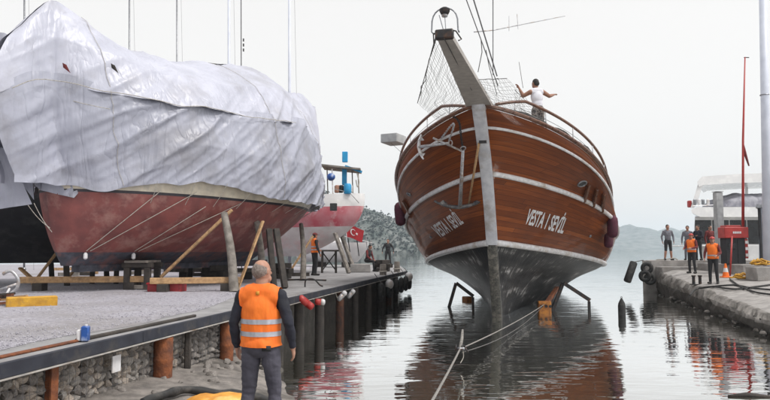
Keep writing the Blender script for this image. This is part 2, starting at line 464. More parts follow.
def water_mat():
    m = bpy.data.materials.new('harbour_water'); m.use_nodes = True
    nt = m.node_tree; N = nt.nodes; L = nt.links; bs = N['Principled BSDF']
    tc = N.new('ShaderNodeTexCoord')
    def nz(scale, sx, sy, det=3, dist=.0):
        mp = N.new('ShaderNodeMapping'); mp.inputs['Scale'].default_value = (sx, sy, 1); L.new(tc.outputs['Object'], mp.inputs['Vector'])
        n = N.new('ShaderNodeTexNoise'); n.inputs['Scale'].default_value = scale; n.inputs['Detail'].default_value = det; n.inputs['Distortion'].default_value = dist
        L.new(mp.outputs[0], n.inputs['Vector']); return n.outputs['Fac']
    a = nz(1.0, .55, 1.5, 2, .4); b = nz(3.2, .5, 1.3, 2, .3); c = nz(9., .6, 1.2, 1)
    def mth(op, x, y):
        n = N.new('ShaderNodeMath'); n.operation = op
        for i, q in enumerate((x, y)):
            if isinstance(q, (int, float)): n.inputs[i].default_value = q
            else: L.new(q, n.inputs[i])
        return n.outputs[0]
    patch = nz(.12, .7, 1.0, 2)
    hgt = mth('ADD', mth('MULTIPLY', a, 1.0), mth('ADD', mth('MULTIPLY', b, .38), mth('MULTIPLY', c, .06)))
    bp = N.new('ShaderNodeBump'); bp.inputs['Distance'].default_value = .1
    st = N.new('ShaderNodeMapRange'); st.inputs['From Min'].default_value = .3; st.inputs['From Max'].default_value = .7
    st.inputs['To Min'].default_value = .07; st.inputs['To Max'].default_value = .2
    L.new(patch, st.inputs['Value']); L.new(st.outputs[0], bp.inputs['Strength'])
    L.new(hgt, bp.inputs['Height'])
    L.new(bp.outputs[0], bs.inputs['Normal'])
    bs.inputs['Base Color'].default_value = (.075, .07, .052, 1)
    bs.inputs['Roughness'].default_value = .3
    bs.inputs['Specular IOR Level'].default_value = 0
    gl = N.new('ShaderNodeBsdfGlossy'); gl.inputs['Roughness'].default_value = .015; gl.inputs['Color'].default_value = (.97, .98, .98, 1)
    L.new(bp.outputs[0], gl.inputs['Normal'])
    fr = N.new('ShaderNodeFresnel'); fr.inputs['IOR'].default_value = 1.5; L.new(bp.outputs[0], fr.inputs['Normal'])
    fm = N.new('ShaderNodeMapRange'); fm.inputs['From Min'].default_value = .04; fm.inputs['From Max'].default_value = .42
    fm.inputs['To Min'].default_value = .22; fm.inputs['To Max'].default_value = .96; L.new(fr.outputs[0], fm.inputs['Value'])
    mx = N.new('ShaderNodeMixShader'); L.new(fm.outputs[0], mx.inputs['Fac']); L.new(bs.outputs[0], mx.inputs[1]); L.new(gl.outputs[0], mx.inputs[2])
    L.new(mx.outputs[0], N['Material Output'].inputs['Surface'])
    return m
M['water'] = water_mat()

def gravel_mat():
    m = pm('gravel_ground', (.42, .405, .45), (.24, .23, .26), .95, scale=14, detail=12, contrast=(.32, .68), bump=1., bscale=40, stain=(.23, .215, .215), stain_scale=.3)
    return m
M['gravel'] = gravel_mat()
M['deck_conc'] = pm('deck_concrete', (.3, .295, .3), (.22, .215, .22), .9, scale=3, bump=.5, bscale=40, stain=(.17, .16, .16), stain_scale=.8)
M['hill'] = pm('hill_ground', (.15, .155, .145), (.05, .065, .055), .95, scale=.06, detail=12, contrast=(.4, .6), bump=.0)

# ------------------------------------------------------------ setting: sea, quays, slip, hills
def struct(o): return tag(o, kind='structure')
mb = MB(); mb.add([(-1700, -100, 0), (1700, -100, 0), (1700, 2150, 0), (-1700, 2150, 0)], [(0, 1, 2, 3)])
struct(mb.build('sea', M['water']))

ZQ = 1.05
def edge(Y): return -3.6 + .177 * (Y - 6)
END = (1.1, 32.5)
EDIR = Vector((.177, 1, 0)).normalized()
ENRM = Vector((EDIR.y, -EDIR.x, 0))          # towards the water
def eq(Y, out=0.0, z=0.0):
    return Vector((edge(Y), Y, z)) + ENRM * out

# left quay: slab, inner body
mb = MB()
poly = [(edge(-3), -3), (edge(32.5), 32.5), (1.0, 46), (-60, 46), (-60, -3)]
n = len(poly)
mb.add([(x, y, .89) for x, y in poly] + [(x, y, ZQ) for x, y in poly],
       [list(range(n))[::-1], [n + i for i in range(n)]] + [(i, (i + 1) % n, n + (i + 1) % n, n + i) for i in range(n)])
quay = struct(mb.build('quay_deck', M['deck_conc']))
mb = MB()
inn = [eq(-3, -.42), eq(13.6, -.42), eq(13.6, -.5), eq(32.0, -.5), Vector((.4, 45, 0)), Vector((-59, 45, 0)), Vector((-59, -2.9, 0))]
n = len(inn)
mb.add([(p.x, p.y, -1.6) for p in inn] + [(p.x, p.y, .888) for p in inn],
       [list(range(n))[::-1], [n + i for i in range(n)]] + [(i, (i + 1) % n, n + (i + 1) % n, n + i) for i in range(n)])
mb.build('quay_core', M['stone_dark'], quay)
# gravel sheet on the deck
rows = []
for i in range(90):
    Y = -2.5 + i * .55
    r = []
    for j in range(40):
        t = j / 39
        inset = .55 + .3 * noise.noise((Y * .6, 3.1, 0)) + max(0, (Y - 11.5)) * .22
        x0 = edge(Y) - inset
        x = x0 - 26 * t ** 1.6
        lump = .012 * fbm((x * .8, Y * .8, 1)) + .01 * fbm((x * 3, Y * 3, 1))
        r.append((x, Y, ZQ + .004 + min(t * 14, 1) * (.025 + lump)))
    rows.append(r)
mb = MB().grid(rows)
struct(mb.build('gravel_bed', M['gravel'], smooth='all'))
# loose stones on the gravel
ico = bmesh.new(); bmesh.ops.create_icosphere(ico, subdivisions=1, radius=1)
IV = [v.co.copy() for v in ico.verts]; IF = [[v.index for v in f.verts] for f in ico.faces]; ico.free()
mb = MB()
for k in range(9000):
    Y = 6.2 + 13 * random.random() ** 1.5
    x = edge(Y) - .5 - max(0, (Y - 11.5)) * .22 - random.random() ** 1.3 * (3 + .55 * Y)
    s = random.uniform(.005, .012) * (1.6 if random.random() < .08 else 1)
    q = Quaternion((random.random(), random.random(), random.random(), random.random())).normalized().to_matrix()
    sc = Vector((random.uniform(.7, 1.3), random.uniform(.7, 1.3), random.uniform(.5, .8)))
    mb.add([Vector((x, Y, ZQ + .03 + s * .2)) + q @ Vector((v.x * s * sc.x, v.y * s * sc.y, v.z * s * sc.z)) for v in IV], IF)
tag(mb.build('loose_gravel', M['pebble'], fix=False), 'loose pale gravel stones scattered over the left quay', 'gravel', kind='stuff')

# steel edge beam with its lower flange, and the rusty rail behind it
mb = MB()
seg = [-3, 2.2, 8.4, 14.6, 20.6, 26.6, 32.4]
for a, b in zip(seg[:-1], seg[1:]):
    m_ = MB().beam(eq(a + .004, .03, .982), eq(b - .004, .03, .982), .06, .142, bev=.006)
    eb = m_.build('edge_beam', M['beam_blue'], quay, smooth=True)
    MB().beam(eq(a + .004, .045, .902), eq(b - .004, .045, .902), .09, .014, bev=.004).build('flange', M['flange'], eb)
MB().beam(eq(3, -.21, 1.065), eq(8.1, -.17, 1.065), .06, .03, bev=.01).build('rusty_rail', M['rust'], quay)
MB().beam(eq(7.4, -.17, 1.07), eq(10.2, -.14, 1.07), .06, .04, bev=.01).build('rusty_rail', M['timber_dark'], quay)

# gabion wall under the beam
gab = thing('gabion_wall', eq(8, -.3, .2), 'wall of stones in wire mesh under the steel quay edge', 'stone wall')
stone_me = []
for k in range(6):
    bm = bmesh.new(); bmesh.ops.create_icosphere(bm, subdivisions=2, radius=1)
    for v in bm.verts:
        d = 1 + .28 * noise.noise(v.co * 1.3 + Vector((k * 7.1, 0, 0))) + .1 * noise.noise(v.co * 3 + Vector((k * 3.1, 2, 0)))
        v.co = v.co * d
        # chop facets
        for ax_ in ((.7, .7, .5), (-.6, -.5, -.7), (1, .3, .2), (-.3, 1, .4), (.2, -.4, 1), (-1, -.2, .3), (.4, .3, -1)):
            a_ = Vector(ax_).normalized(); h_ = v.co.dot(a_)
            if h_ > .66: v.co -= a_ * (h_ - .66)
    me = bpy.data.meshes.new('stone'); bm.to_mesh(me); bm.free()
    me.polygons.foreach_set('use_smooth', [True] * len(me.polygons)); me.set_sharp_from_angle(angle=R(30))
    me.materials.append(M[['stone_a', 'stone_b', 'stone_c'][k % 3]])
    stone_me.append(me)
cells = []
Y = 5.6
while Y < 13.4:
    w = random.uniform(.095, .15)
    z = .2
    while z < .87:
        hgt = random.uniform(.075, .125)
        cells.append((Y + random.uniform(-.015, .015), z + hgt / 2, w, hgt)); z += hgt * .93
    Y += w * .93
cells.sort(key=lambda c: c[0])
base = parent_world(gab)
def place_stone(c):
    p = eq(c[0], -.2 + random.uniform(-.03, .02), c[1]) - base
    M4 = Matrix.Translation(p) @ Matrix.Rotation(math.atan2(-EDIR.x, EDIR.y), 4, 'Z') @ Matrix.Rotation(random.uniform(-.3, .3), 4, 'X')
    q = Quaternion((random.random() - .5, random.random() - .5, random.random() - .5, random.random() - .5)).normalized().to_matrix().to_4x4()
    return M4 @ Matrix.Diagonal((.1, c[2] * .56, c[3] * .58, 1)) @ q
for c in cells[:300]:
    o = bpy.data.objects.new('stone', random.choice(stone_me)); COL.objects.link(o); o.parent = gab
    o.matrix_basis = place_stone(c)
mb = MB()
for c in cells[300:]:
    T = place_stone(c); me = stone_me[0]
    mb.add([T @ v.co + base for v in me.vertices], [list(p.vertices) for p in me.polygons])
tag(mb.build('far_stones', M['stone_b'], gab, smooth=True, fix=False), kind='stuff')
mb = MB()
for i in range(int(7.6 / .1)):
    Y = 5.7 + i * .1
    mb.tube([eq(Y, -.095, .2), eq(Y, -.095, .885)], .0022, 4)
for z in np.arange(.24, .86, .1):
    mb.tube([eq(5.7, -.095, z), eq(13.3, -.095, z)], .0022, 4)
mb.build('wire_mesh', M['wire'], gab)

# rusty pipes and posts carrying the edge
def wallY(px): 
    r = (px - 385) / 642
    return (-3.6 - 1.062) / (r - .177)
def pile(px, r, z0, mat, label, kind='pipe', cat='pile', grp='piles under the left quay edge'):
    Y = wallY(px)
    p = eq(Y, -.02, z0)
    mb = MB()
    if kind == 'pipe':
        mb.lathe((p.x, p.y, z0), [(r * 1.02, 0), (r, .02), (r * .98, .3), (r, .45), (r * 1.05, .47), (r * 1.05, .5), (r, .52), (r, .887 - z0)], 14)
    elif kind == 'plate':
        mb.box((p.x, p.y, (z0 + .887) / 2), (.02, r * 2, .887 - z0), math.atan2(-EDIR.x, EDIR.y))
        mb.box((p.x - .05, p.y, (z0 + .887) / 2), (.09, .014, .887 - z0), math.atan2(-EDIR.x, EDIR.y))
    else:
        mb.box((p.x, p.y, (z0 + .887) / 2), (r * 1.6, r * 1.6, .887 - z0), .2, bev=.02)
    o = mb.build('quay_pile', mat, loc=(p.x, p.y, z0), smooth=True)
    return tag(o, label, cat, grp)
pile(62, .055, .22, M['rust'], 'flat rusty steel plate post nearest the left frame edge', 'plate')
pile(168, .13, .1, M['rust'], 'fat rust-brown pipe pile bulging from the stone wall')
pile(192, .06, .1, M['timber_dark'], 'dark square post just right of the fat rusty pipe', 'post')
pile(230, .12, .0, M['rust'], 'orange rusty pipe pile behind the foreground man\'s left shoulder')
for i, px in enumerate((262, 281, 301, 321, 341, 356, 369, 380, 389, 396)):  # dark tones of these piles stand in for the shade below the deck
    pile(px, [.12, .11, .12, .12][i % 4], -1.2, M[['rust_shaded', 'timber_dark', 'timber_dark', 'timber_dark'][i % 4]],
         ['rusty pile standing in dark water nearest the foreground man', 'dark pile below the first red fender', 'dark pile between the two red fenders', 'dark pile right of the pale-ended red fender',
          'rusty pile below the white fenders', 'dark pile right of the two white fenders', 'dark pile under the middle of the far quay', 'dark pile two before the bollards',
          'rusty pile below the first bollard', 'last dark pile at the far quay corner'][i])
o = MB().box(eq(7.95, -.02, .72), (.015, .17, .2), math.atan2(-EDIR.x, EDIR.y)).build('white_board', M['white_paint'], loc=eq(7.95, -.02, .62))
tag(o, 'small white board fixed below the beam beside the rusty plate', 'board')
o = MB().tube([eq(5.2, .05, .86), eq(6.3, .12, .25)], .035, 8).build('drain_pipe', M['black_iron'], loc=eq(6.3, .12, .25), smooth=True)
tag(o, 'dark slanting pipe under the beam at the lower left corner', 'pipe')
# blue plastic on the beam
p = ong(83, 341, 1.06)
o = thing('plastic_canister', p, 'blue and white plastic canister standing on the quay edge', 'canister')
MB().box(p + Vector((.025, 0, .085)), (.085, .09, .17), .2, bev=.012).build('can', M['blue_plastic'], o, smooth=True)
MB().box(p + Vector((-.045, .005, .065)), (.05, .085, .13), .2, bev=.012).build('white_side', M['white_paint'], o, smooth=True)
MB().tube([p + Vector((.03, 0, .168)), p + Vector((.03, 0, .19))], .016, 10).build('cap', M['white_paint'], o)

# slip ground between wall and water
def slipD(x, y): return -(.954 * (x + 1.2) + .3 * (y - 9))
def slipz(x, y):
    D = slipD(x, y)
    z = .45 * (1 - math.exp(-D / 1.1)) if D > 0 else .3 * D
    return max(-1.5, z + .035 * fbm((x * 1.1, y * 1.1, 5)) + .015 * fbm((x * 4, y * 4, 5)) * min(1, max(.2, D + .6)))
rows = []
for i in range(150):
    Y = -6 + i * .17
    r = []
    for j in range(70):
        x = edge(Y) - .6 + 8.5 * (j / 69) ** 1.2
        r.append((x, Y, slipz(x, Y)))
    rows.append(r)
mb = MB().grid(rows)
struct(mb.build('slipway_ground', M['concrete_wet'], smooth='all'))
# rocks at the foot of the wall
for i in range(46):
    Y = random.uniform(7, 17.5)
    x = edge(Y) + random.uniform(-.05, .45) if i < 30 else edge(Y) + random.uniform(.2, 1.4)
    if Y > 13 and i >= 30: Y = random.uniform(8, 12); x = edge(Y) + random.uniform(.1, 1.2)
    s = random.uniform(.035, .11)
    o = bpy.data.objects.new('rock', random.choice(stone_me).copy()); COL.objects.link(o)
    o.data.materials.clear(); o.data.materials.append(M['stone_dark'] if Y > 11 else M['stone_b'])
    o.location = (x, Y, slipz(x, Y) + s * .2); o.scale = (s, s * 1.2, s * .7); o.rotation_euler = (0, 0, random.random() * 6)
    tag(o, 'rough dark rock at the foot of the left quay wall', 'rock', 'rocks along the foot of the quay wall')

# right quay
def wX(Y): return 13.3 - .25 * (31.7 - Y)
def ztop(Y): return float(np.interp(Y, [4, 8, 15.4, 20, 24, 31.7], [.2, .28, .44, .57, .72, .98]))
def zR(x, Y):
    o = x - wX(Y); zt = ztop(Y)
    inner = max(zt + .2, min(1.06, zt + .06 * Y * .25))
    return float(np.interp(o, [0, .06, .25, .9, 4, 40], [zt - .1, zt - .01, zt + .06, zt + .2, max(1.0, inner), 1.06]))
rows = []
offs = [-.02, .0, .03, .02, .05, .06, .08, .14, .25, .4, .65, .9, 1.3, 2, 3, 4.5, 7, 12, 25]
for i in range(190):
    Y = 5.5 + i * .14
    r = []
    zt = ztop(Y)
    for k, of in enumerate(offs):
        if k < 7:
            z = [-1.4, -.3, .02, zt * .3, zt * .55, zt * .78, zt - .14][k]
            jag = .16 * fbm((Y * 1.3, z * 2.2, 2)) + .12 * fbm((Y * 5, z * 5, 9), 5)
            under = -.22 * math.exp(-((z - .02) / .14) ** 2) * (0.6 + noise.noise((Y * .9, 0, 4)))
            x = wX(Y) + of + jag * .75 - under * .0 + (.10 if z < .1 else 0)
        else:
            x = wX(Y) + of + .05 * fbm((Y * 2, of, 3)) * max(0, 1 - of)
            z = zR(wX(Y) + of, Y) + (.03 if of > .5 else .045) * fbm((x * 1.8, Y * 1.8, 6), 5)
        r.append((x, Y, z))
    rows.append(r)
mb = MB().grid(rows)
# back and right skirts so the block is closed
for fi, q in enumerate(mb.f):
    k_ = fi % (len(offs) - 1)
    if k_ < 8: mb.m[fi] = 2 if k_ > 3 else 1
rq = struct(mb.build('quay_right', [M['concrete'], M['stone_dark'], M['conc_wall']], smooth='all'))
# weed-dark band of the wall foot: rocks and rubble along it
for i in range(70):
    Y = 11 + 19 * random.random() ** 1.2
    s = random.uniform(.03, .09)
    o = bpy.data.objects.new('rock', random.choice(stone_me).copy()); COL.objects.link(o)
    o.data.materials.clear(); o.data.materials.append(M['stone_dark'] if random.random() < .75 else M['stone_b'])
    o.location = (wX(Y) + random.uniform(-.16, .04), Y, random.uniform(-.03, .1)); o.scale = (s, s * 1.4, s * .8); o.rotation_euler = (0, 0, random.random() * 6)
    tag(o, 'weed-dark rubble stone along the foot of the right quay', 'rock', 'rubble stones at the foot of the right quay')
# platform at its far end
def slab(name, x0, x1, y0, y1, z0, z1, mat=M['concrete'], bev=.05):
    return MB().box(((x0 + x1) / 2, (y0 + y1) / 2, (z0 + z1) / 2), (x1 - x0, y1 - y0, z1 - z0), bev=bev).build(name, mat, smooth=True)
pp = [(12.72, 31.9), (30, 31.9), (30, 34.6), (14.3, 34.6)]
mb = MB().add([(x, y, -1.5) for x, y in pp] + [(x, y, 1.58) for x, y in pp], [(3, 2, 1, 0), (4, 5, 6, 7), (0, 1, 5, 4), (1, 2, 6, 5), (2, 3, 7, 6), (3, 0, 4, 7)])
struct(mb.build('quay_platform', M['concrete']))
struct(slab('quay_step', 13.35, 21, 31.05, 31.895, .5, 1.3))
struct(slab('fuel_island', 15.0, 24, 27.0, 31.04, .6, 1.5))

# hills
def hill(name, ridge, Yr, Yb, mat, amp, seed, step, scr=0, scr_s=2.0):
    x0, x1 = ridge[0][0], ridge[-1][0]
    ncol = int((x1 - x0) / step); nrow = 40
    rows = []; pts = []
    rx = [p[0] for p in ridge]; ry = [250 - p[1] for p in ridge]
    for i in range(nrow + 14):
        t = i / nrow
        r = []
        for j in range(ncol + 1):
            px = x0 + (x1 - x0) * j / ncol
            hgt = np.interp(px, rx, ry) / FPX * Yr
            Yv = Yb + (Yr - Yb) * t + 25 * noise.noise((px * .03, seed, 1))
            X = (px - 385) / FPX * Yr
            if t <= 1: z = hgt * (t ** .8)
            else: z = hgt * max(0, 1 - (t - 1) * 2.2)
            z += amp * fbm((X * .012, Yv * .012, seed), 6) * min(1, t * 3) * (1 if hgt > 4 else hgt / 4)
            if i == 0: z = -2
            r.append((X, Yv, z)); pts.append((X, Yv, z, t))
        rows.append(r)
    o = struct(MB().grid(rows).build(name, mat, smooth='all'))
    if scr:
        mb = MB()
        for k in range(scr):
            X, Yv, z, t = random.choice(pts)
            if t > 1.02 or z < 1: continue
            X += random.uniform(-6, 6); s = random.uniform(.5, 1.4) * scr_s
            z += random.uniform(-.3, .2) * s
            mb.add([Vector((X, Yv + random.uniform(-4, 4), z)) + Vector((v.x * s * random.uniform(.7, 1.4), v.y * s, v.z * s * random.uniform(.6, 1.1))) for v in IV], IF)
        tag(mb.build('scrub', M['scrub'], fix=False), 'low green scrub covering the hill behind the left quay', 'scrub', kind='stuff')
    return o
hill('hill', [(230, 165), (300, 178), (340, 194), (358, 203), (380, 209), (400, 221), (420, 233), (440, 243), (460, 249), (470, 250)], 520, 380, M['hill'], 7, 3.3, 1.6, 9000, .6)
hill('island', [(455, 249), (500, 244), (560, 237), (590, 232), (612, 229), (630, 225), (650, 231), (668, 227), (690, 233), (720, 237), (760, 233), (800, 242), (840, 249)], 1800, 1450, M['hill'], 9, 8.1, 2.0)

# ------------------------------------------------------------ the big wooden ship
BOW = Vector((2.4208, 16.3, 0)); SAX = Vector((.2587, .96596, 0)); SLAT = Vector((.96596, -.2587, 0))
def SW(s, t, z): return BOW + SAX * s + SLAT * t + Vector((0, 0, z))
K1, LF = .269, 9.945
#        name   s0    z0    B      p      q     g(slope rel. to cap)
LEV = [('cap',  0.0, 5.746, 3.58, 3.203, .861, 0.0),
       ('rub1', .55, 5.327, 3.76, 2.758, .70, .02),
       ('rub2', 1.75, 4.236, 4.083, 2.167, .861, .104),
       ('rub3', 3.0, 2.308, 3.687, 1.568, .944, .184),
       ('low',  3.6, 1.15, 2.55, 1.35, 1.1, .24),
       ('wl',   4.25, 0.0, 1.35, 1.2, 1.2, .269),
       ('keel', 4.7, -1.0, .02, 1.0, 1.0, .269)]
SEND = 27.0
def lev_pt(j, x):
    nme, s0, z0, B, p, q, g = LEV[j]
    ds = x ** 1.6 * (SEND - s0 - [0, 0, .2, .6, 1.2, 2., 3.][j])
    xx = min(1, ds / LF)
    b = .13 + B * (1 - (1 - xx) ** p) ** q
    if ds > 15: b -= (B * .35) * ((ds - 15) / 12) ** 2
    sc = ds if ds < 8.5 else 8.5 + 2.5 * (1 - math.exp(-(ds - 8.5) / 2.5))
    z = z0 - K1 * sc + g * sc + (0 if ds < 14 else .006 * (ds - 14) ** 2 * (1 - j / 6))
    return Vector((s0 + ds, b, z))
def cr_(a, b, c, d, t): return .5 * ((2 * b) + (c - a) * t + (2 * a - 5 * b + 4 * c - d) * t * t + (3 * b - a - 3 * c + d) * t ** 3)
NS = 90
def band(j0, j1, sub, side):
    """rows of points over levels j0..j1, column = station"""
    rows = []; uvs = []
    for j in range(j0, j1):
        for k in range(sub + (1 if j == j1 - 1 else 0)):
            t = k / sub; r = []
            for i in range(NS + 1):
                x = i / NS
                A, B_, C, D = [lev_pt(max(0, min(len(LEV) - 1, q)), x) for q in (j - 1, j, j + 1, j + 2)]
                p = cr_(A, B_, C, D, t)
                r.append(SW(p.x, p.y * side, p.z)); uvs.append((p.x, 10 - (j + t) * 1.15 - (0 if j < 2 else (j - 2 + t) * .75)))
            rows.append(r)
    return rows, uvs
ship = thing('wooden_ship', SW(10, 0, -1.0), 'large varnished wooden sailing ship being hauled out, bow towards the viewer', 'ship')
for side in (1, -1):
    for (a, b, nme, mat, sub) in ((0, 1, 'bulwark', 'hull_wood', 5), (1, 2, 'upper_planking', 'hull_wood', 8), (2, 3, 'lower_planking', 'hull_wood', 9), (3, 6, 'bottom', 'bottom', 6)):
        rows, uvs = band(a, b, sub, side)
        if side < 0: uvs = [(u + 31.7, v) for u, v in uvs]
        MB().grid(rows).build(nme, M[mat], ship, smooth='all', uvs=uvs, fix=False)
    for (j, nme, mat, r, flat) in ((0, 'cap_rail', 'rail_wood', .085, .6), (1, 'rubbing_strake', 'white_paint', .035, 1.2), (2, 'rubbing_strake', 'white_paint', .062, 1.3), (3, 'rubbing_strake', 'white_paint', .075, 1.3)):
        pts = [SW(LEV[j][1] - .03, side * .12, LEV[j][2] + (.05 if j == 0 else 0))]
        for i in range(2, NS + 1):
            p = lev_pt(j, i / NS); q_ = lev_pt(j, min(NS, i + 1) / NS); o_ = lev_pt(j, (i - 1) / NS); dv = (q_ - o_); hl = math.hypot(dv.x, dv.y) or 1
            pts.append(SW(p.x - r * .45 * dv.y / hl, side * (p.y + r * .45 * dv.x / hl), p.z + (.05 if j == 0 else 0)))
        MB().tube(pts, r, 8, flat=flat).build(nme, M[mat], ship, smooth='all')
# deck and transom
rows = []
for i in range(NS + 1):
    p = lev_pt(0, i / NS)
    rows.append([SW(p.x + .2, t * max(.02, p.y - .24), p.z - .16) for t in np.linspace(-1, 1, 9)])
MB().grid(rows).build('deck', M['deck_wood'], ship, fix=False)
ring = [lev_pt(j, 1) for j in range(7)]
tv = [SW(p.x, p.y, p.z) for p in ring] + [SW(p.x, -p.y, p.z) for p in ring[::-1]]
MB().add(tv, [list(range(14))]).build('transom', M['hull_wood'], ship, uvs=[(v.x, v.z) for v in tv])
# stem post: pale above, grey below
stem = [(-.12, 6.02), (0, 5.746), (.55, 5.327), (1.15, 4.80), (1.75, 4.236), (2.4, 3.38), (3.0, 2.308), (3.36, 1.6), (3.65, 1.1), (4.25, 0), (4.75, -1.05)]
def sweep_stem(pts, hw, fwd, aft, z_cut=None):
    rows = []
    sp = smooth_path([(s, 0, z) for s, z in pts], 6)
    for i, p in enumerate(sp):
        d = (sp[min(i + 1, len(sp) - 1)] - sp[max(i - 1, 0)]).normalized()
        nrm = Vector((d.z, 0, -d.x)); nrm = -nrm if nrm.x > 0 else nrm
        a, b = p + nrm * fwd, p - nrm * aft
        w = hw(i / (len(sp) - 1))
        rows.append([SW(b.x, -w, b.z), SW(a.x + .03, -w, a.z), SW(a.x, -w * .8, a.z), SW(a.x, w * .8, a.z), SW(a.x + .03, w, a.z), SW(b.x, w, b.z)])
    mb = MB().grid(rows, closed=True)
    nn = len(rows)
    mb.f.append(list(range(6))); mb.m.append(0); mb.f.append([(nn - 1) * 6 + k for k in range(6)]); mb.m.append(0)
    return mb
sweep_stem(stem[:7], lambda t: .165, .13, .15).build('stem_post', M['stem_white'], ship, smooth=True)
sweep_stem(stem[6:], lambda t: .15, .06, .25).build('forefoot', M['keel_grey'], ship, smooth=True)
MB().beam(SW(4.6, 0, -.95), SW(25, 0, -.95), .34, .5).build('keel', M['keel_grey'], ship)
p = SW(.9, 0, 5.03)
MB().box(p + Vector((-.03, -.14, 0)), (.2, .1, .16), R(-15)).build('hawse_plate', M['black_iron'], ship)

# ray casts onto the hull for things fixed to it
vv, ff = [], []
for ch in ship.children:
    if ch.name.split('.')[0] in ('bulwark', 'upper_planking', 'lower_planking', 'bottom'):
        o_ = len(vv); vv += [v.co + ship.location for v in ch.data.vertices]
        ff += [[i + o_ for i in pl.vertices] for pl in ch.data.polygons]
HB = BVHTree.FromPolygons(vv, ff)
def hullhit(px, py, off=0.0):
    loc, nr, _, dist = HB.ray_cast(EYE, ray(px, py), 80)
    if loc is None:
        loc, nr, _, dist = HB.find_nearest(at(px, py, 24))
    if nr.dot(EYE - loc) < 0: nr = -nr
    return loc + nr * off, nr
# name on both bows
def lettering(txt, lb, lt, rt, rb, name):
    cu = bpy.data.curves.new('t', 'FONT'); cu.body = txt; cu.resolution_u = 3; cu.offset = .026
    to = bpy.data.objects.new('t', cu); COL.objects.link(to)
    bpy.context.view_layer.update()
    me = bpy.data.meshes.new_from_object(to.evaluated_get(bpy.context.evaluated_depsgraph_get()))
    COL.objects.unlink(to); bpy.data.objects.remove(to)
    bm = bmesh.new(); bm.from_mesh(me)
    bmesh.ops.triangulate(bm, faces=bm.faces[:])
    xs = [v.co.x for v in bm.verts]; x0, x1 = min(xs), max(xs); y1 = .71
    V = []
    for v in bm.verts:
        u = (v.co.x - x0) / (x1 - x0); w = v.co.y / y1
        px = (lb[0] * (1 - u) + rb[0] * u) * (1 - w) + (lt[0] * (1 - u) + rt[0] * u) * w
        py = (lb[1] * (1 - u) + rb[1] * u) * (1 - w) + (lt[1] * (1 - u) + rt[1] * u) * w
        V.append(hullhit(px, py, .012)[0])
    F = [[v.index for v in f.verts] for f in bm.faces]; bm.free()
    MB().add(V, F).build(name, M['letter_white'], ship, fix=False)
lettering('VESTA 1 SEV\u0130L', (524, 223), (529.5, 208.5), (568, 218.5), (562.5, 233), 'name_lettering')
lettering('VESTA 1 SEV\u0130L', (440, 237.5), (431, 226.5), (455.5, 211), (464, 222.5), 'name_lettering')
# portholes
for (px, py, rr) in ((582, 183.5, .17), (409, 194, .1), (590, 236, .05), (431, 237, .05)):
    c, nr = hullhit(px, py, .01)
    Mq = nr.to_track_quat('Z', 'Y').to_matrix()
    o = MB().torus(c, rr, .03, Mq @ Matrix.Diagonal((1.0, .7, 1.0)), 20, 6).build('porthole', M['steel_grey'], ship, smooth='all')
    MB().lathe(c, [(rr, -.02), (rr, .005)], 18, Mq @ Matrix.Diagonal((1.0, .7, 1.0))).build('pane', M['glass_dark'], o)
# vertical guard planks near the widest part, right side
for (a, b) in (((588, 184), (583, 201)), ((596, 188), (592, 206)), ((603, 193), (601, 211)), ((404, 200), (411, 214))):
    p, n1 = hullhit(*a, .05); q, n2 = hullhit(*b, .05)
    MB().beam(p, q, .09, .1, up=n1, bev=.01).build('guard_plank', M['rail_wood'], ship)
# bow rail: wooden handrail on stanchions
rp = {}
for side, px in ((1, [(490, 97), (505, 100), (520, 103), (545, 111), (575, 127), (595, 147), (606, 166)]), (-1, [(466, 103), (452, 108), (440, 113), (425, 123), (410, 139), (401, 156)])):
    # follow the cap in plan, .42 m above it
    pts = []
    for i in range(4, NS - 30):
        p = lev_pt(0, i / NS); hgt = .52 * min(1, (i - 1) / 9)
        pts.append(SW(p.x + .08, side * (p.y - .04), p.z + hgt))
    MB().tube(pts, .042, 8).build('handrail', M['rail_wood'], ship, smooth='all')
    for i in range(8, NS - 30, 6):
        p = lev_pt(0, i / NS); hgt = .52 * min(1, (i - 1) / 9)
        MB().tube([SW(p.x + .08, side * (p.y - .04), p.z), SW(p.x + .08, side * (p.y - .04), p.z + hgt)], .016, 6).build('stanchion', M['galv'], ship, smooth='all')
    MB().tube([SW(lev_pt(0, i / NS).x + .08, side * (lev_pt(0, i / NS).y - .04), lev_pt(0, i / NS).z + .27) for i in range(9, NS - 30)], .007, 5).build('guard_wire', M['wire'], ship)
# bowsprit plank
T = 5.2
tip = SW(-T, 0, 5.93); root = SW(.9, 0, 5.83)
rows = []
for i in range(13):
    t = i / 12; c = root.lerp(tip, t) 
    w = .36 * (1 - t) + .135 * t; th = .05
    rows.append([c + SLAT * w + Vector((0, 0, th)), c - SLAT * w + Vector((0, 0, th)), c - SLAT * w - Vector((0, 0, th)), c + SLAT * w - Vector((0, 0, th))])
mb = MB().grid(rows, closed=True); mb.f += [[0, 1, 2, 3], [48, 49, 50, 51]]; mb.m += [0, 0]
bsp = mb.build('bowsprit', M['plank_grey'], ship)
ROTY = math.atan2(-SAX.x, SAX.y)
MB().box(tip + Vector((0, 0, .02)) - SAX * .04, (.33, .14, .17), ROTY, bev=.02).build('end_fitting', M['black_iron'], bsp, smooth=True)
MB().box(root - SAX * .75 - Vector((0, 0, .09)), (.36, .5, .1), ROTY, bev=.02).build('bracket', M['stem_white'], bsp)
MB().tube([tip - SAX * .1 + Vector((0, 0, -.07)), SW(-2.5, .0, 5.86), SW(-1.6, 0.02, 5.82)], .008, 5).build('strop', M['black_iron'], bsp)
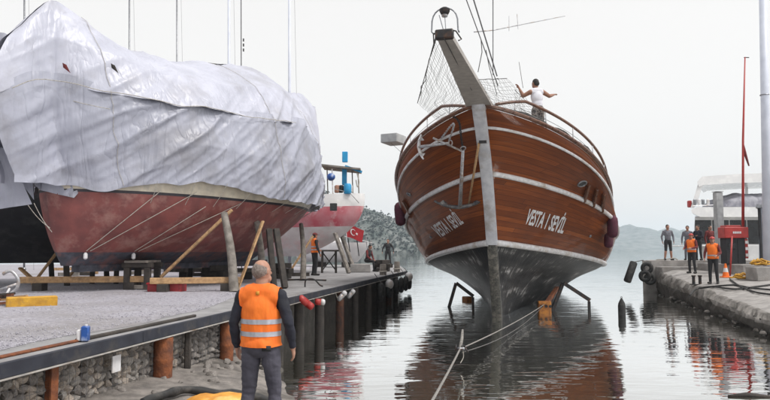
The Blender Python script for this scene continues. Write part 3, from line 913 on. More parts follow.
# pulpit hoop with lamp
hp = []
for k in range(13):
    a = math.pi * k / 12
    hp.append(tip + SLAT * (-.24 * math.cos(a)) + Vector((0, 0, .1 + .42 * math.sin(a) ** .55)))
hp = [tip + SLAT * -.19 + Vector((0, 0, .05))] + hp + [tip + SLAT * .26 + Vector((0, 0, .05))]
MB().tube(hp, .014, 8).build('pulpit_hoop', M['steel_grey'], ship, smooth='all')
MB().tube([tip + SLAT * .13 + Vector((0, 0, .1)), tip + SLAT * .2 + Vector((0, 0, .08)), tip + SLAT * .3 + Vector((0, 0, -.08)), tip + SLAT * .24 + Vector((0, 0, -.1))], .014, 6).build('hook', M['black_iron'], ship, smooth='all')
MB().tube([tip + SLAT * -.13 + Vector((0, 0, .1)), tip + SLAT * -.21 + Vector((0, 0, .06)), tip + SLAT * -.2 + Vector((0, 0, -.12))], .012, 6).build('hook', M['black_iron'], ship, smooth='all')
lp = MB().lathe(tip + Vector((0, 0, .44)), [(.02, -.05), (.07, -.03), (.095, .02), (.095, .06), (.05, .09)], 14).build('bow_lamp', M['black_iron'], ship, smooth=True)
MB().lathe(tip + Vector((0, 0, .38)), [(.05, -.02), (.06, 0), (.05, .02)], 12).build('lens', M['galv'], lp, smooth=True)
MB().tube([tip + SLAT * .02 + Vector((0, 0, .1)), tip + Vector((0, 0, .4))], .008, 5).build('lamp_stay', M['steel_grey'], ship)
MB().tube([tip - SLAT * .02 + Vector((0, 0, .1)), tip - SLAT * .1 + Vector((0, 0, .4))], .008, 5).build('lamp_stay', M['steel_grey'], ship)
# nets either side of the bowsprit
def net(a, b, c, d, nu, nv, sag, name):
    """quad a-b (top) to d-c (bottom) of knotted cord"""
    a, b, c, d = map(Vector, (a, b, c, d)); mb = MB()
    def P(u, v):
        p = (a * (1 - u) + b * u) * (1 - v) + (d * (1 - u) + c * u) * v
        j = .07
        return p + Vector((j * noise.noise((u * 9, v * 9, 1)), j * noise.noise((u * 9, v * 9, 5)), -sag * math.sin(math.pi * u) * math.sin(math.pi * v)))
    for i in range(nu + 1):
        mb.tube([P(i / nu, k / 10) for k in range(11)], .003, 4, cap=False)
    for k in range(nv + 1):
        mb.tube([P(i / 10, k / nv) for i in range(11)], .003, 4, cap=False)
    mb.build(name, M['net'], ship)
    MB().tube([P(i / 10, 0) for i in range(11)], .009, 5).build('net_rope', M['rope_dark'], ship)
    MB().tube([P(i / 10, 1) for i in range(11)], .009, 5).build('net_rope', M['rope_dark'], ship)
def capw(s, side, dz=.5):
    for i in range(NS * 4):
        p = lev_pt(0, i / NS / 4)
        if p.x >= s: return SW(p.x, side * (p.y - .02), p.z + dz)
nL = at(417.5, 103, 14.6)
net(tip - SLAT * .15, nL, capw(.9, -1, .15), SW(-.1, -.33, 5.84), 26, 15, .09, 'bow_net')
nR = SW(-1.3, .75, 6.25)
net(SW(-2.2, .26, 5.9), SW(-1.2, .8, 6.15), capw(1.3, 1, .25), SW(.1, .33, 5.84), 14, 12, .08, 'bow_net')
MB().tube([tip - SLAT * .17, nL], .009, 5).build('net_rope', M['rope_dark'], ship)
# heaped net on the right of the bow
for k in range(5):
    q = smooth_path([capw(.3 + .5 * i + .1 * k, 1, .04 + .05 * random.random() + (.12 if i % 2 else 0)) + Vector((random.uniform(-.05, .05), 0, 0)) for i in range(9)], 5)
    MB().tube(q, .02, 5).build('heaped_net', M['rope_dark'], ship)
# stays and rigging
for (a, b, r) in (((462, -12), (498, 86), .012), ((470, -12), (497, 76), .016), ((493, -12), (493, 75), .010)):
    ya = 13.2; yb = 15.6
    MB().tube([at(a[0], a[1], ya), at(b[0], b[1], yb)], r, 6).build('stay', M['wire'], ship)
MB().tube([at(481, 40, 14.0), at(482, 52, 14.3), at(478, 72, 14.8)], .01, 5).build('halyard', M['rope_dark'], ship)
MB().tube([at(519, 62, 19), at(523, 88, 19)], .008, 5).build('halyard', M['rope_dark'], ship)
MB().tube([at(486, 50, 15), at(489, 66, 15.2), at(497, 95, 15.5)], .009, 5).build('halyard', M['rope_dark'], ship)
# light boom lying across the rig with its cross bars
bo = MB().tube([at(474, 32, 15.2), at(494, 30, 15.6), at(565, 16, 17)], [.013, .016, .009], 6).build('aerial_boom', M['galv'], ship, smooth='all')
for (a, b) in (((509, 16), (509, 31)), ((517, 14), (518, 29))):
    MB().tube([at(*a, 16), at(*b, 16)], .007, 5).build('cross_bar', M['galv'], bo)
# light panels of netting beside the man
for (x0, y0) in ((515, 90),):
    a = [at(x0, y0, 18.6), at(x0 + 9, y0 + 9, 18.9), at(x0 + 9, y0 + 27, 18.9), at(x0, y0 + 24, 18.6)]
    net(a[0], a[1], a[2], a[3], 5, 8, 0, 'rail_net')
# boarding platform jutting out on the left
c = at(393.5, 139.5, 24.5)
bp_ = MB().box(c, (.68, .9, .34), R(-25), bev=.02).build('boarding_platform', M['post_grey'], ship)
for dz in (-.1, .1):
    MB().tube([c + Vector((.3, 0, dz)), at(405, 141 - dz * 20, 24.9)], .02, 6).build('arm', M['galv'], bp_)
MB().tube([c + Vector((-.2, -.3, -.1)), at(401, 152, 24.7)], .008, 5).build('arm', M['wire'], bp_)

def hv(px, py, off): return hullhit(px, py)[0] - ray(px, py) * off
M['iron_grey'] = pm('iron_grey', (.13, .13, .14), (.06, .06, .065), .45, metal=.4, scale=12, stain=(.3, .29, .28), stain_scale=5)  # pale noise patches put the iron's highlights into its colour
# ---- anchors hanging at the bow
def anchor(name, crown, head, arm_dir, arm_len, r, mat, mat2, label, stock=None):
    crown, head = Vector(crown), Vector(head)
    o = thing(name, crown, label, 'anchor', 'anchors on the ship\'s bow')
    MB().tube([crown, crown.lerp(head, .5), head], [r * 1.25, r, r * .85], 8).build('shank', mat2, o, smooth='all')
    d = (head - crown).normalized(); ad = Vector(arm_dir).normalized()
    pts, rs = [], []
    for k in range(-10, 11):
        t = k / 10
        pts.append(crown + ad * (arm_len * t) + d * (arm_len * .42 * abs(t) ** 2.0)); rs.append(r * (1.35 - .75 * abs(t)))
    MB().tube(pts, rs, 8).build('arms', mat, o, smooth='all')
    for s in (-1, 1):
        p = pts[10 + s * 8]; q = pts[10 + s * 5]
        w = d.cross(ad).normalized()
        MB().add([p + w * .01, p + w * .11 - ad * s * .1, q + w * .07, q - w * .07, p - w * .11 - ad * s * .1, p - w * .01,
                  p + w * .01 + d * .03, p + w * .11 - ad * s * .1 + d * .03, q + w * .07 + d * .03, q - w * .07 + d * .03, p - w * .11 - ad * s * .1 + d * .03, p - w * .01 + d * .03],
                 [(0, 1, 2, 3, 4, 5), (6, 7, 8, 9, 10, 11)] + [(i, (i + 1) % 6, 6 + (i + 1) % 6, 6 + i) for i in range(6)]).build('fluke', mat, o)
    w = d.cross(ad).normalized()
    if stock:
        MB().tube([Vector(stock[0]), Vector(stock[1])], r * .7, 8).build('stock', mat2, o, smooth='all')
    MB().torus(head + d * .06, .07, .016, Matrix((d, ad, w)).transposed(), 14, 6).build('ring', mat2, o, smooth='all')
    return o
cA = hv(460, 207, .6); hA = hv(463, 150, .5)
anchor('anchor', cA, hA, at(488, 203, cA.y - .25) - at(434, 206, cA.y + .25), .78, .05, M['iron_grey'], M['galv'], 'grey anchor hanging crown down beside the pale stem')
cB = hv(419, 147, .4); hB = hv(449, 143, .5)
anchor('anchor', cB, hB, at(419, 133, cB.y) - at(421, 161, cB.y), .36, .04, M['white_paint'], M['galv'], 'white anchor stowed sideways below the left bow rail', (hv(433, 138, .5), hv(464, 152, .5)))
# brown pole and chain at the stem
p, q = SW(.75, -.1, 4.95), cA + Vector((.25, -.1, .1))
tag(MB().tube([p, q], [.035, .03], 8).build('tackle_pole', M['timber_pale'], loc=q, smooth='all'), 'brown wooden tackle pole from the stem down to the grey anchor', 'pole')
def chain(pts, name, label, r=.011, link=.075, mat=None):
    pts = smooth_path(pts, 12); mb = MB()
    acc = 0; k = 0; last = pts[0]; 
    for a, b in zip(pts[:-1], pts[1:]):
        L = (b - a).length; acc += L
        while acc > link * .72:
            acc -= link * .72
            c = b - (b - a).normalized() * acc
            d = (b - a).normalized(); u = d.orthogonal().normalized(); w = d.cross(u)
            if k % 2: u, w = w, -u
            mb.torus(c, link * .36, r, Matrix((d, u * .62, w)).transposed(), 8, 5); k += 1
    o = mb.build(name, mat or M['black_iron'], loc=pts[-1], smooth='all')
    return tag(o, label, 'chain', 'anchor chains')
chain([capw(.45, -1, .05), hv(459, 122, .2), hv(461, 136, .35), hA], 'anchor_chain', 'dark chain hanging from the bow down to the grey anchor', .018, .11)
chain([hv(453, 113, .2), hv(449, 128, .35), hB + Vector((0, 0, .05))], 'anchor_chain', 'short pale chain holding the white anchor\'s shank', .016, .1, M['galv'])

# ---- fenders on the ship's sides
def fender(px, py0, py1, Y, r, label, mat, grp, tilt=0):
    a, b = at(px, py0, Y), at(px + tilt, py1, Y)
    o = thing('fender', b, label, 'fender', grp)
    d = (a - b); L = d.length; Mq = d.to_track_quat('Z', 'Y').to_matrix()
    MB().lathe(b, [(.02, 0), (r * .6, L * .04), (r * .93, L * .12), (r, L * .3), (r, L * .7), (r * .9, L * .86), (r * .55, L * .96), (.03, L)], 14, Mq).build('body', mat, o, smooth='all')
    return o, a
o, a = fender(399, 202, 226, 24.3, .21, 'maroon fender hanging on the left side of the ship', M['maroon'], 'maroon ship fenders', 2)
MB().tube([a, at(403, 192, 24.5)], .014, 5).build('rope', M['rope'], o)
o, a = fender(612.5, 215, 238, 22.8, .19, 'upper maroon fender on the right side of the ship', M['maroon'], 'maroon ship fenders', 0)
MB().tube([a, at(608, 196, 22.6)], .014, 5).build('rope', M['rope'], o)
o, a = fender(608.5, 233, 248, 23.4, .16, 'lower maroon fender half hidden by the ship\'s right side', M['maroon'], 'maroon ship fenders', 0)
MB().tube([a, at(607, 215, 23.2)], .012, 5).build('rope', M['rope'], o)

# ---- slip cradle arms in the water under the hull
def cradle(pts, mat, label, r=.07):
    pts = [Vector(p) for p in pts]
    base = Vector((pts[0].x, pts[0].y, -1.0))
    o = thing('slip_cradle', base, label, 'cradle', 'slip cradle arms under the ship')
    MB().beam(base, pts[1], r * 2, r * 2).build('upright', mat, o)
    MB().beam(pts[1] + Vector((0, -.09, 0)), pts[2] + Vector((0, -.09, 0)), r * 1.8, r * 2.2).build('bearer', mat, o)
    MB().beam(Vector((pts[2].x, pts[2].y, -1.0)), pts[2] - Vector((0, 0, .05)), r * 1.5, r * 1.5).build('brace', mat, o)
    return o
g = 24.0
cradle([at(441, 302, g), at(456, 283, g), at(473, 296, g)], M['black_iron'], 'dark steel cradle arm left of the ship\'s keel', .055)
cradle([at(541, 300, g - 1.2), at(563, 283, g - 1.2), at(589, 300, g - 1.2)], M['black_iron'], 'dark steel cradle arm under the right side of the ship', .055)
pO = ong(546, 313, 0.0)
o = thing('cradle_block', pO - Vector((0, 0, .4)), 'orange steel block with holes at the end of the hauling wire', 'steel block')
MB().box(pO + Vector((0, .2, .03)), (.42, .3, .7), R(-6), bev=.02).build('block', M['orange_steel'], o)
for dx in (-.14, .02, .16):
    MB().lathe(pO + Vector((dx, .03, .22)), [(.05, -.01), (.05, .02)], 10, Matrix.Rotation(R(90), 3, 'X')).build('hole', M['black_iron'], o)
MB().beam(pO + Vector((.1, .3, .3)), at(557, 288, 23.4), .12, .12).build('arm', M['rust'], o)
p = ong(468, 299, .05)
o = tag(MB().box(p, (.35, .5, .2), .3, bev=.03).build('cradle_float', M['orange_steel'], loc=p), 'small orange steel corner awash left of the keel', 'steel block')

# ---- hauling wires
clamp = at(460, 349, 11.6)
near = at(421, 420, 5.6)
cab = tag(MB().tube(sagline(clamp, near, .02) + [Vector((.1, 1.2, .55))], .016, 8).build('hauling_cable', M['rope_grey'], loc=near, smooth='all'), 'thick grey hauling rope running from the clamp to the bottom edge', 'rope', 'hauling ropes')
tag(MB().tube(sagline(clamp, pO + Vector((-.05, .03, .28)), .06), .013, 7).build('hauling_cable', M['rope_grey'], loc=pO, smooth='all'), 'upper grey rope from the clamp to the orange block', 'rope', 'hauling ropes')
tag(MB().tube(sagline(clamp + Vector((.03, 0, -.06)), pO + Vector((-.12, .03, .2)), .2), .011, 6).build('hauling_cable', M['rope_dark'], loc=pO, smooth='all'), 'thin slack rope hanging under the hauling rope', 'rope', 'hauling ropes')
tag(MB().tube([clamp, at(462, 338, 11.9), at(462.5, 330, 12.1)], [.03, .028, .02], 7).build('rope_tail', M['rope_grey'], loc=clamp, smooth='all'), 'short stiff rope tail pointing up from the clamp', 'rope')
o = thing('rope_clamp', clamp, 'dark shackles joining the hauling ropes above the water', 'clamp')
for i, d in enumerate(((0, 0, 0), (.07, .05, .01), (-.06, .1, 0), (.12, .03, -.02))):
    MB().torus(clamp + Vector(d), .045, .017, Matrix.Rotation(i * 1.1, 3, 'X') @ Matrix.Rotation(i * .7, 3, 'Y'), 12, 6).build('shackle', M['black_iron'], o, smooth='all')
MB().box(clamp + Vector((.02, .02, 0)), (.12, .1, .05), .4, bev=.012).build('plate', M['steel_grey'], o)
MB().tube(smooth_path([clamp + Vector((.05, 0, -.03)), clamp + Vector((.06, 0, -.14)), clamp + Vector((0, -.04, -.24))], 5), .008, 5).build('frayed_end', M['rope'], o)
# buoy and drift wood
pb = ong(622, 316.5)
o = thing('marker_buoy', pb - Vector((0, 0, .3)), 'black pointed buoy floating between the ship and the right quay', 'buoy')
MB().lathe(pb, [(.05, -.35), (.1, -.3), (.115, -.2), (.115, .33), (.1, .42), (.05, .52), (.02, .58)], 16).build('float', M['rubber'], o, smooth=True)
MB().torus(pb + Vector((0, 0, .6)), .025, .008, Matrix.Rotation(R(90), 3, 'X'), 10, 5).build('ring', M['black_iron'], o)
p = ong(748, 397)
tag(MB().tube([p + Vector((-.28, 0, .01)), p + Vector((0, .03, .025)), p + Vector((.3, -.02, .01))], [.02, .035, .018], 7).build('driftwood', M['timber_dark'], loc=p, smooth='all'), 'short dark piece of driftwood at the lower right corner', 'driftwood')

# ------------------------------------------------------------ boats laid up on the left quay
class Boat:
    def __init__(b, bow, yaw, L, B, p, q, zs, zk, s_keel0, s_keel1, c=(0, 0), full=.9, kw=.12):
        y = R(yaw); b.o = Vector((bow[0], bow[1], 0)); b.ax = Vector((math.sin(y), math.cos(y), 0)); b.lat = Vector((b.ax.y, -b.ax.x, 0))
        b.L, b.B, b.p, b.q, b.zs, b.zk, b.k0, b.k1, b.c, b.full, b.kw = L, B, p, q, zs, zk, s_keel0, s_keel1, c, full, kw
    def W(b, s, t, z): return b.o + b.ax * s + b.lat * t + Vector((0, 0, z))
    aft = None
    rake = 1.6
    def half(b, x):
        p, q = (b.aft if (b.aft and x > .5) else (b.p, b.q))
        return .05 + b.B * max(0, 1 - abs(2 * x - 1) ** p) ** q
    def sheer(b, s): return b.zs + b.c[0] * s + b.c[1] * s * s
    def pt(b, x, v, side, lift=0):
        """v 0 at the sheer, 1 at the keel"""
        s = (b.k0 * v ** b.rake) + x * (b.L - b.k0 * v ** b.rake - b.k1 * v ** 1.3)
        zt = b.sheer(x * b.L)
        hb = b.half(x)
        w = hb * (1 - v ** 2.6) * (b.full + (1 - b.full) * (1 - v)) + b.kw * min(1, v * 1.2) * min(1, hb * 3)
        z = zt + (b.zk - zt) * v
        return b.W(s, side * w, z)
    def strip(b, v0, v1, name, mat, parent, n=60, k=10, smooth='all'):
        for side in (1, -1):
            rows = [[b.pt(i / n, v0 + (v1 - v0) * j / k, side) for i in range(n + 1)] for j in range(k + 1)]
            if side > 0: rows = [[b.pt(0, v0 + (v1 - v0) * j / k, -1)] + r + [b.pt(1, v0 + (v1 - v0) * j / k, -1)] for j, r in enumerate(rows)]
            MB().grid(rows).build(name, mat, parent, smooth=smooth, fix=False)
    def deck(b, name, mat, parent, dz=0):
        rows = [[b.pt(i / 40, 0, sd * t) + Vector((0, 0, dz)) if False else b.W(*( (lambda P: ((P - b.o).dot(b.ax), (P - b.o).dot(b.lat) * t, P.z + dz))(b.pt(i / 40, 0, 1)))) for t in (-1, -.5, 0, .5, 1)] for i in range(41) for sd in (1,)]
        MB().grid(rows).build(name, mat, parent, fix=False)

# the wrapped boat
tb = Boat((-7.97, 15.0), 25.5, 11.35, 2.5, 2.6, .68, 4.05, 1.72, .5, 3.6, (-.014, .0014), full=.86, kw=.14)
tb.aft = (2.1, .9)
wb = thing('laid_up_boat', tb.W(5.5, 0, 1.72), 'big red-bottomed boat propped on timbers under a white tarpaulin', 'boat', 'boats laid up on the left quay')
tb.strip(-.0, .22, 'topside', M['cream'], wb, k=4)
tb.strip(.22, .25, 'boot_stripe', M['boot_stripe'], wb, k=2)
tb.strip(.25, .86, 'red_bottom', M['red_hull'], wb, k=16)
tb.strip(.86, 1.0, 'keel_band', M['blue_keel'], wb, k=6)
tb.deck('deck', M['deck_wood'], wb, -.1)
MB().beam(tb.W(.9, 0, 1.66), tb.W(8.6, 0, 1.66), .28, .2).build('keel', M['blue_keel'], wb)
# mooring lines down the red side
def side_line(a, b):
    ta, tb_ = tbv(*a), tbv(*b)
    return [ta.lerp(tb_, i / 8) for i in range(9)]
vv, ff = [], []
for ch in wb.children:
    if ch.name.split('.')[0] in ('topside', 'boot_stripe', 'red_bottom', 'keel_band'):
        o_ = len(vv); vv += [v.co + wb.location for v in ch.data.vertices]; ff += [[i + o_ for i in pl.vertices] for pl in ch.data.polygons]
TB = BVHTree.FromPolygons(vv, ff)
def tbv(px, py, off=.04):
    loc, nr, _, d = TB.ray_cast(EYE, ray(px, py), 80)
    if loc is None: loc, nr, _, d = TB.find_nearest(at(px, py, 19))
    if nr.dot(EYE - loc) < 0: nr = -nr
    return loc + nr * off
def surf_line(a, b, n=14): return [tbv(a[0] + (b[0] - a[0]) * i / n, a[1] + (b[1] - a[1]) * i / n) for i in range(n + 1)]
for k, (a, b) in enumerate((((160, 191), (86, 250)), ((196, 192), (90, 250)), ((205, 206), (134, 250)), ((240, 203), (138, 250)))):
    MB().tube(surf_line(a, b), .009, 5).build('line', M['rope'], wb)
for q in ((85, 254), (133, 254)):
    p = tbv(*q, .05)
    MB().lathe(p, [(.02, -.1), (.05, -.07), (.05, .03), (.02, .07)], 10).build('line_weight', M['white_paint'], wb, smooth=True)

# --- tarpaulin
top_px = [(14, 34), (30, 17), (50, 1), (62, 8), (80, 22), (100, 38), (118, 51), (130, 54), (145, 56), (160, 62), (180, 66), (196, 64), (225, 66), (246, 69), (258, 90), (280, 94), (300, 95), (311, 106), (319, 128), (323, 165)]
TS, TZ = [], []
for px, py in top_px:
    a, c = rat(px, py)
    s = (a * tb.o.y - tb.o.x) / (tb.ax.x - a * tb.ax.y); Y = tb.o.y + s * tb.ax.y
    TS.append(s); TZ.append(H + c * Y)
S0, S1 = TS[0], tb.L + .12
def tarp_pt(u, v, side):
    s = S0 + (S1 - S0) * u
    zt = float(np.interp(s, TS, TZ))
    # smoothed ridge
    zt = .5 * zt + .25 * float(np.interp(s - .15, TS, TZ)) + .25 * float(np.interp(s + .15, TS, TZ))
    x = min(1, max(0, s / tb.L)); hb = tb.half(x)
    hb = max(hb, .35 * min(1, max(0, (s + 1.4))))
    P0 = tb.pt(x, .0, 1); zg = P0.z
    # exposed cream band near the bow third
    lift = -.42 + .24 * math.exp(-((s - 2.9) / 1.5) ** 2) - .15 * math.exp(-((s - .6) / .3) ** 2)
    zb = zg + lift - .05 + .07 * noise.noise((s * 2.1, 0, 3)) + .03 * abs(math.sin(s * 3.1))
    prof_t = np.interp(v, [0, .12, .3, .5, .75, 1], [0, .32, .72, .97, 1.06, 1.03])
    prof_z = np.interp(v, [0, .12, .3, .5, .75, 1], [0, .07, .22, .46, .74, 1])
    t = hb * prof_t + .06 * v
    z = zt + (zb - zt) * prof_z
    fwd = -.55 * math.exp(-max(0, s + .3) / .9) * math.sin(math.pi * min(1, v * 1.05)) if s < 3 else 0
    back = 0
    if s > tb.L - 1.2: back = .2 * math.sin(math.pi * min(1, .15 + v * .85)) * ((s - tb.L + 1.2) / 1.3)
    return s + fwd + back, t, z
def fold(s, z, v, seed):
    # long creases in two directions plus crumple
    a = s * .80 + z * .62; b = -s * .62 + z * .8
    n1 = 1 - abs(noise.noise((a * .13 + 3, b * 1.5 + .25 * noise.noise((a * .5, b * .5, 7)), seed))) * 2.6
    n2 = 1 - abs(noise.noise((s * 1.5 + .35 * z, z * .22, seed + 4))) * 2.6
    n3 = noise.noise((s * 1.1, z * 1.1, seed + 9))
    n4 = 1 - abs(noise.noise((s * 5, z * 5, seed + 2))) * 2
    w2 = min(1, max(0, v - .35) * 2)
    far = min(1, max(0, (s - 7) / 3))
    n3 = noise.noise((s * .6, z * .6, seed + 9)); lo_ = min(1, .35 + max(0, v - .3) * 2)
    n5 = 1 - abs(noise.noise((a * .3 + 9, b * 4.2, seed + 1))) * 2.4; n6 = 1 - abs(noise.noise((s * 3.4 + .6 * z, z * .5, seed + 6))) * 2.4
    return .13 * lo_ * max(0, n1) ** 2 + .035 * lo_ * max(0, n5) ** 2 + (.04 + .12 * far) * w2 * max(0, n2) ** 2 + (.012 + .03 * far) * max(0, n6) ** 2 + .12 * n3 + .008 * n4
tarp = thing('tarpaulin', tb.W(5.5, 0, tb.zs - .3), 'crumpled white tarpaulin draped over the red-bottomed boat', 'tarpaulin')
NU, NV = 300, 70
def sheet(v0, v1, side, off, name, mat, seed):
    rows = []
    for j in range(NV + 1):
        v = v0 + (v1 - v0) * j / NV; r = []
        for i in range(NU + 1):
            u = i / NU
            ve = v
            if v1 < .9 and j > NV * .7: ve = v + .02 * noise.noise((u * 9, 1, seed)) * (j / NV - .7) / .3
            s, t, z = tarp_pt(u, ve, side)
            d = fold(s, z, ve, seed) * min(1, 6 * min(u + .02, 1.02 - u)) + off
            # outward in section plane
            t2 = t + d * (.35 + .65 * min(1, ve * 2.2)); z2 = z + d * (.9 * max(0, 1 - ve * 2))
            r.append(tb.W(s, side * t2, z2))
        rows.append(r)
    return MB().grid(rows).build(name, mat, tarp, smooth='all', fix=False)
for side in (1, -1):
    sheet(0, .5, side, .05, 'upper_sheet', M['tarp_lit'], 3 if side > 0 else 13)
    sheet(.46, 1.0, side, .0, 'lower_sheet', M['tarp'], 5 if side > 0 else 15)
# stern end panel
rows = []
for j in range(31):
    v = j / 30; r = []
    a, b = tarp_pt(1, v, 1), tarp_pt(1, v, -1)
    for k in range(21):
        w = k / 20 * 2 - 1
        r.append(tb.W(a[0] + .35 * (1 - w * w) + .05 * noise.noise((w * 4, v * 6, 2)), a[1] * w, a[2]))
    rows.append(r)
MB().grid(rows).build('end_panel', M['tarp_lit'], tarp, smooth='all', fix=False)
# seam rope over the sheets, a torn eyelet and a loose corner
MB().tube([tb.W(*(lambda P: (P[0], P[1] + .2, P[2]))(tarp_pt(u, .5, 1))) for u in np.linspace(.02, .6, 50)], .01, 5).build('seam_rope', M['rope'], tarp)
for (px, py, w) in ((105, 69, .12), (61, 68, .12)):
    a, c = rat(px, py); s = (a * tb.o.y - tb.o.x) / (tb.ax.x - a * tb.ax.y)
    best = min(((tarp_pt((s + ds - S0) / (S1 - S0), v, 1)) for ds in np.arange(-1, 3, .1) for v in np.arange(.05, .6, .02)), key=lambda P: (tb.W(*P) - EYE).normalized().cross(ray(px, py)).length)
    p = tb.W(best[0], best[1] + .22, best[2])
    MB().add([p + Vector((-w * .5, -.02, w * .7)), p + Vector((w * .3, -.02, w * .3)), p + Vector((w * 1.2, -.03, -w * 1.4)), p + Vector((-w * .4, 0, -w * .2))], [(0, 1, 2, 3)]).build('tear', M['maroon_cloth'] if px < 80 else M['timber_dark'], tarp)
for (u0, u1) in ((.13, .15), (.5, .53), (.8, .82)):
    pts = []
    for k in range(30):
        v = .04 + .95 * k / 29; P = tarp_pt(u0 + (u1 - u0) * k / 29, v, 1); d = fold(P[0], P[2], v, 3 if v < .48 else 5) + (.065 if v < .5 else .02)
        pts.append(tb.W(P[0], P[1] + d * (.35 + .65 * min(1, v * 2.2)), P[2] + d * .9 * max(0, 1 - v * 2) + .01))
    MB().tube(pts, .006, 5).build('lashing', M['rope'], tarp)
for u in np.linspace(.2, .93, 11):
    P = tarp_pt(u, .985, 1); a = tb.W(P[0], P[1] + .1, P[2]); b = tb.pt(min(1, max(0, (P[0] + .1) / tb.L)), .34, 1) + tb.lat * .03
    MB().tube([a, a.lerp(b, .5) + tb.lat * .03, b], .007, 5).build('tie_line', M['rope'], tarp)
def flap(P, name, seed, n=14, mat='tarp'):
    a, b, c, d = [Vector(p) for p in P]; rows = []
    for i in range(n + 1):
        r = []
        for j in range(n + 1):
            u, v = j / n, i / n
            p = (a * (1 - u) + b * u) * (1 - v) + (d * (1 - u) + c * u) * v
            e = .12 * noise.noise((u * 4, v * 2.2, seed)) + .04 * noise.noise((u * 11, v * 5, seed + 2))
            r.append(p + Vector((e * .5, -e, 0)))
        rows.append(r)
    return MB().grid(rows).build(name, M[mat], tarp, smooth='all', fix=False)
flap([at(38, 165, 14.9), at(100, 168, 15.1), at(74, 198, 15.0), at(40, 190, 14.9)], 'loose_corner', 1.5)
flap([at(14, 52, 14.7), at(46, 70, 14.8), at(40, 190, 14.85), at(22, 172, 14.7)], 'bow_flap', 4.5)
flap([at(-22, 30, 15.6), at(20, 36, 15.2), at(18, 100, 15.0), at(-25, 92, 15.5)], 'bow_flap', 6.5, mat='tarp_lit')
flap([at(-24, 140, 14.2), at(8, 150, 14.4), at(32, 204, 14.6), at(-20, 212, 14.3)], 'hanging_flap', 8.5)
flap([at(16, 130, 14.6), at(30, 150, 14.7), at(34, 200, 14.7), at(8, 165, 14.5)], 'hanging_flap', 9.5)
for (a, b) in (((22, 85), (110, 109)), ((28, 205), (50, 228)), ((34, 203), (52, 232))):
    MB().tube(sagline(at(*a, 14.6), at(*b, 14.8), .05), .008, 5).build('lashing', M['rope'], tarp)

# --- dark boat behind at the left edge
db = Boat((-8.2, 19.2), 62, 13, 2.2, 2.6, .7, 4.3, 1.7, .6, 2.5, (0, 0))
db.o = Vector((-16.5, 17.0, 0)); 
dk = thing('dark_boat', db.W(6, 0, 1.7), 'black-hulled boat standing behind the bow of the wrapped boat', 'boat', 'boats laid up on the left quay')
db.strip(0, .1, 'topside', M['pole_grey'], dk, k=3)
db.strip(.1, 1, 'hull', M['dark_hull'], dk, k=14)
db.deck('deck', M['deck_wood'], dk, -.05)
MB().box(db.W(6, 0, 4.9), (2.4, 5, 1.3), R(-62), bev=.2).build('cabin', M['tarp_lit'], dk)

# --- white and pink hull further along
pb_ = Boat((-.95, 30.2), -84, 12.5, 2.1, 2.2, .62, 4.75, 1.8, 2.0, 2.0, (-.085, .006), full=.8)
pb_.rake = 2.6; pb_.k0 = 3.0
pk = thing('pink_boat', pb_.W(6, 0, 1.8), 'white hull with faded red band and a cabin top, behind the wrapped boat', 'boat', 'boats laid up on the left quay')
pb_.strip(0, .2, 'topside', M['gel_white'], pk, k=4)
pb_.strip(.2, .52, 'red_band', M['pink_red'], pk, k=8)
pb_.strip(.52, 1.0, 'bottom', M['pink_white'], pk, k=10)
pb_.deck('deck', M['deck_wood'], pk, -.05)
# shelter on its foredeck
Yk = 30.2
roof = MB().beam(at(323, 167, Yk), at(361, 171, Yk), 1.6, .08).build('canopy', M['timber_grey'], pk)
MB().beam(at(345, 166, Yk - .6), at(362, 172, Yk - .6), .06, .1).build('canopy_edge', M['sky_blue'], roof)
for px in (327, 344, 352, 358):
    MB().tube([at(px, 168, Yk), at(px + 1, 196, Yk)], .03, 6).build('post', M['timber_grey'], pk)
MB().tube([at(332, 169, Yk - .7), at(333, 196, Yk - .7)], .03, 6).build('post', M['white_paint'], pk)
MB().box(at(345, 157, Yk), (.26, .2, .5), bev=.02).build('blue_box', M['sky_blue'], pk)
MB().box(at(344.5, 176, Yk - .2), (.22, .3, .85), bev=.02).build('blue_panel', M['sky_blue'], pk)
MB().ell(at(331, 177, Yk - .8), (.2, .2, .18)).build('blue_float', M['blue_plastic'], pk, smooth='all')
MB().lathe(at(347.5, 194, Yk - .8), [(.15, 0), (.18, .05), (.18, .4), (.13, .48)], 12).build('barrel', M['sky_blue'], pk, smooth=True)
MB().tube(smooth_path([at(357, 173, Yk - .7), at(359, 182, Yk - .7), at(357.5, 187, Yk - .7), at(356, 180, Yk - .7)], 5), .03, 6).build('hanging_rope', M['rope'], pk)
for px, c in ((337, 'skin'), (341, 'charcoal'), (350, 'white_paint')):
    MB().box(at(px, 189, Yk - .6), (.2, .25, .35), .4, bev=.04).build('deck_gear', M[c], pk)
MB().tube([at(335, 189, Yk - .9), at(350, 193, Yk - .9), at(359, 203, Yk - .6)], .018, 6).build('rail', M['galv'], pk, smooth='all')
MB().box(at(333.5, 207, 28.35), (.32, .05, .34), .1, bev=.03).build('window', M['glass_dark'], pk)

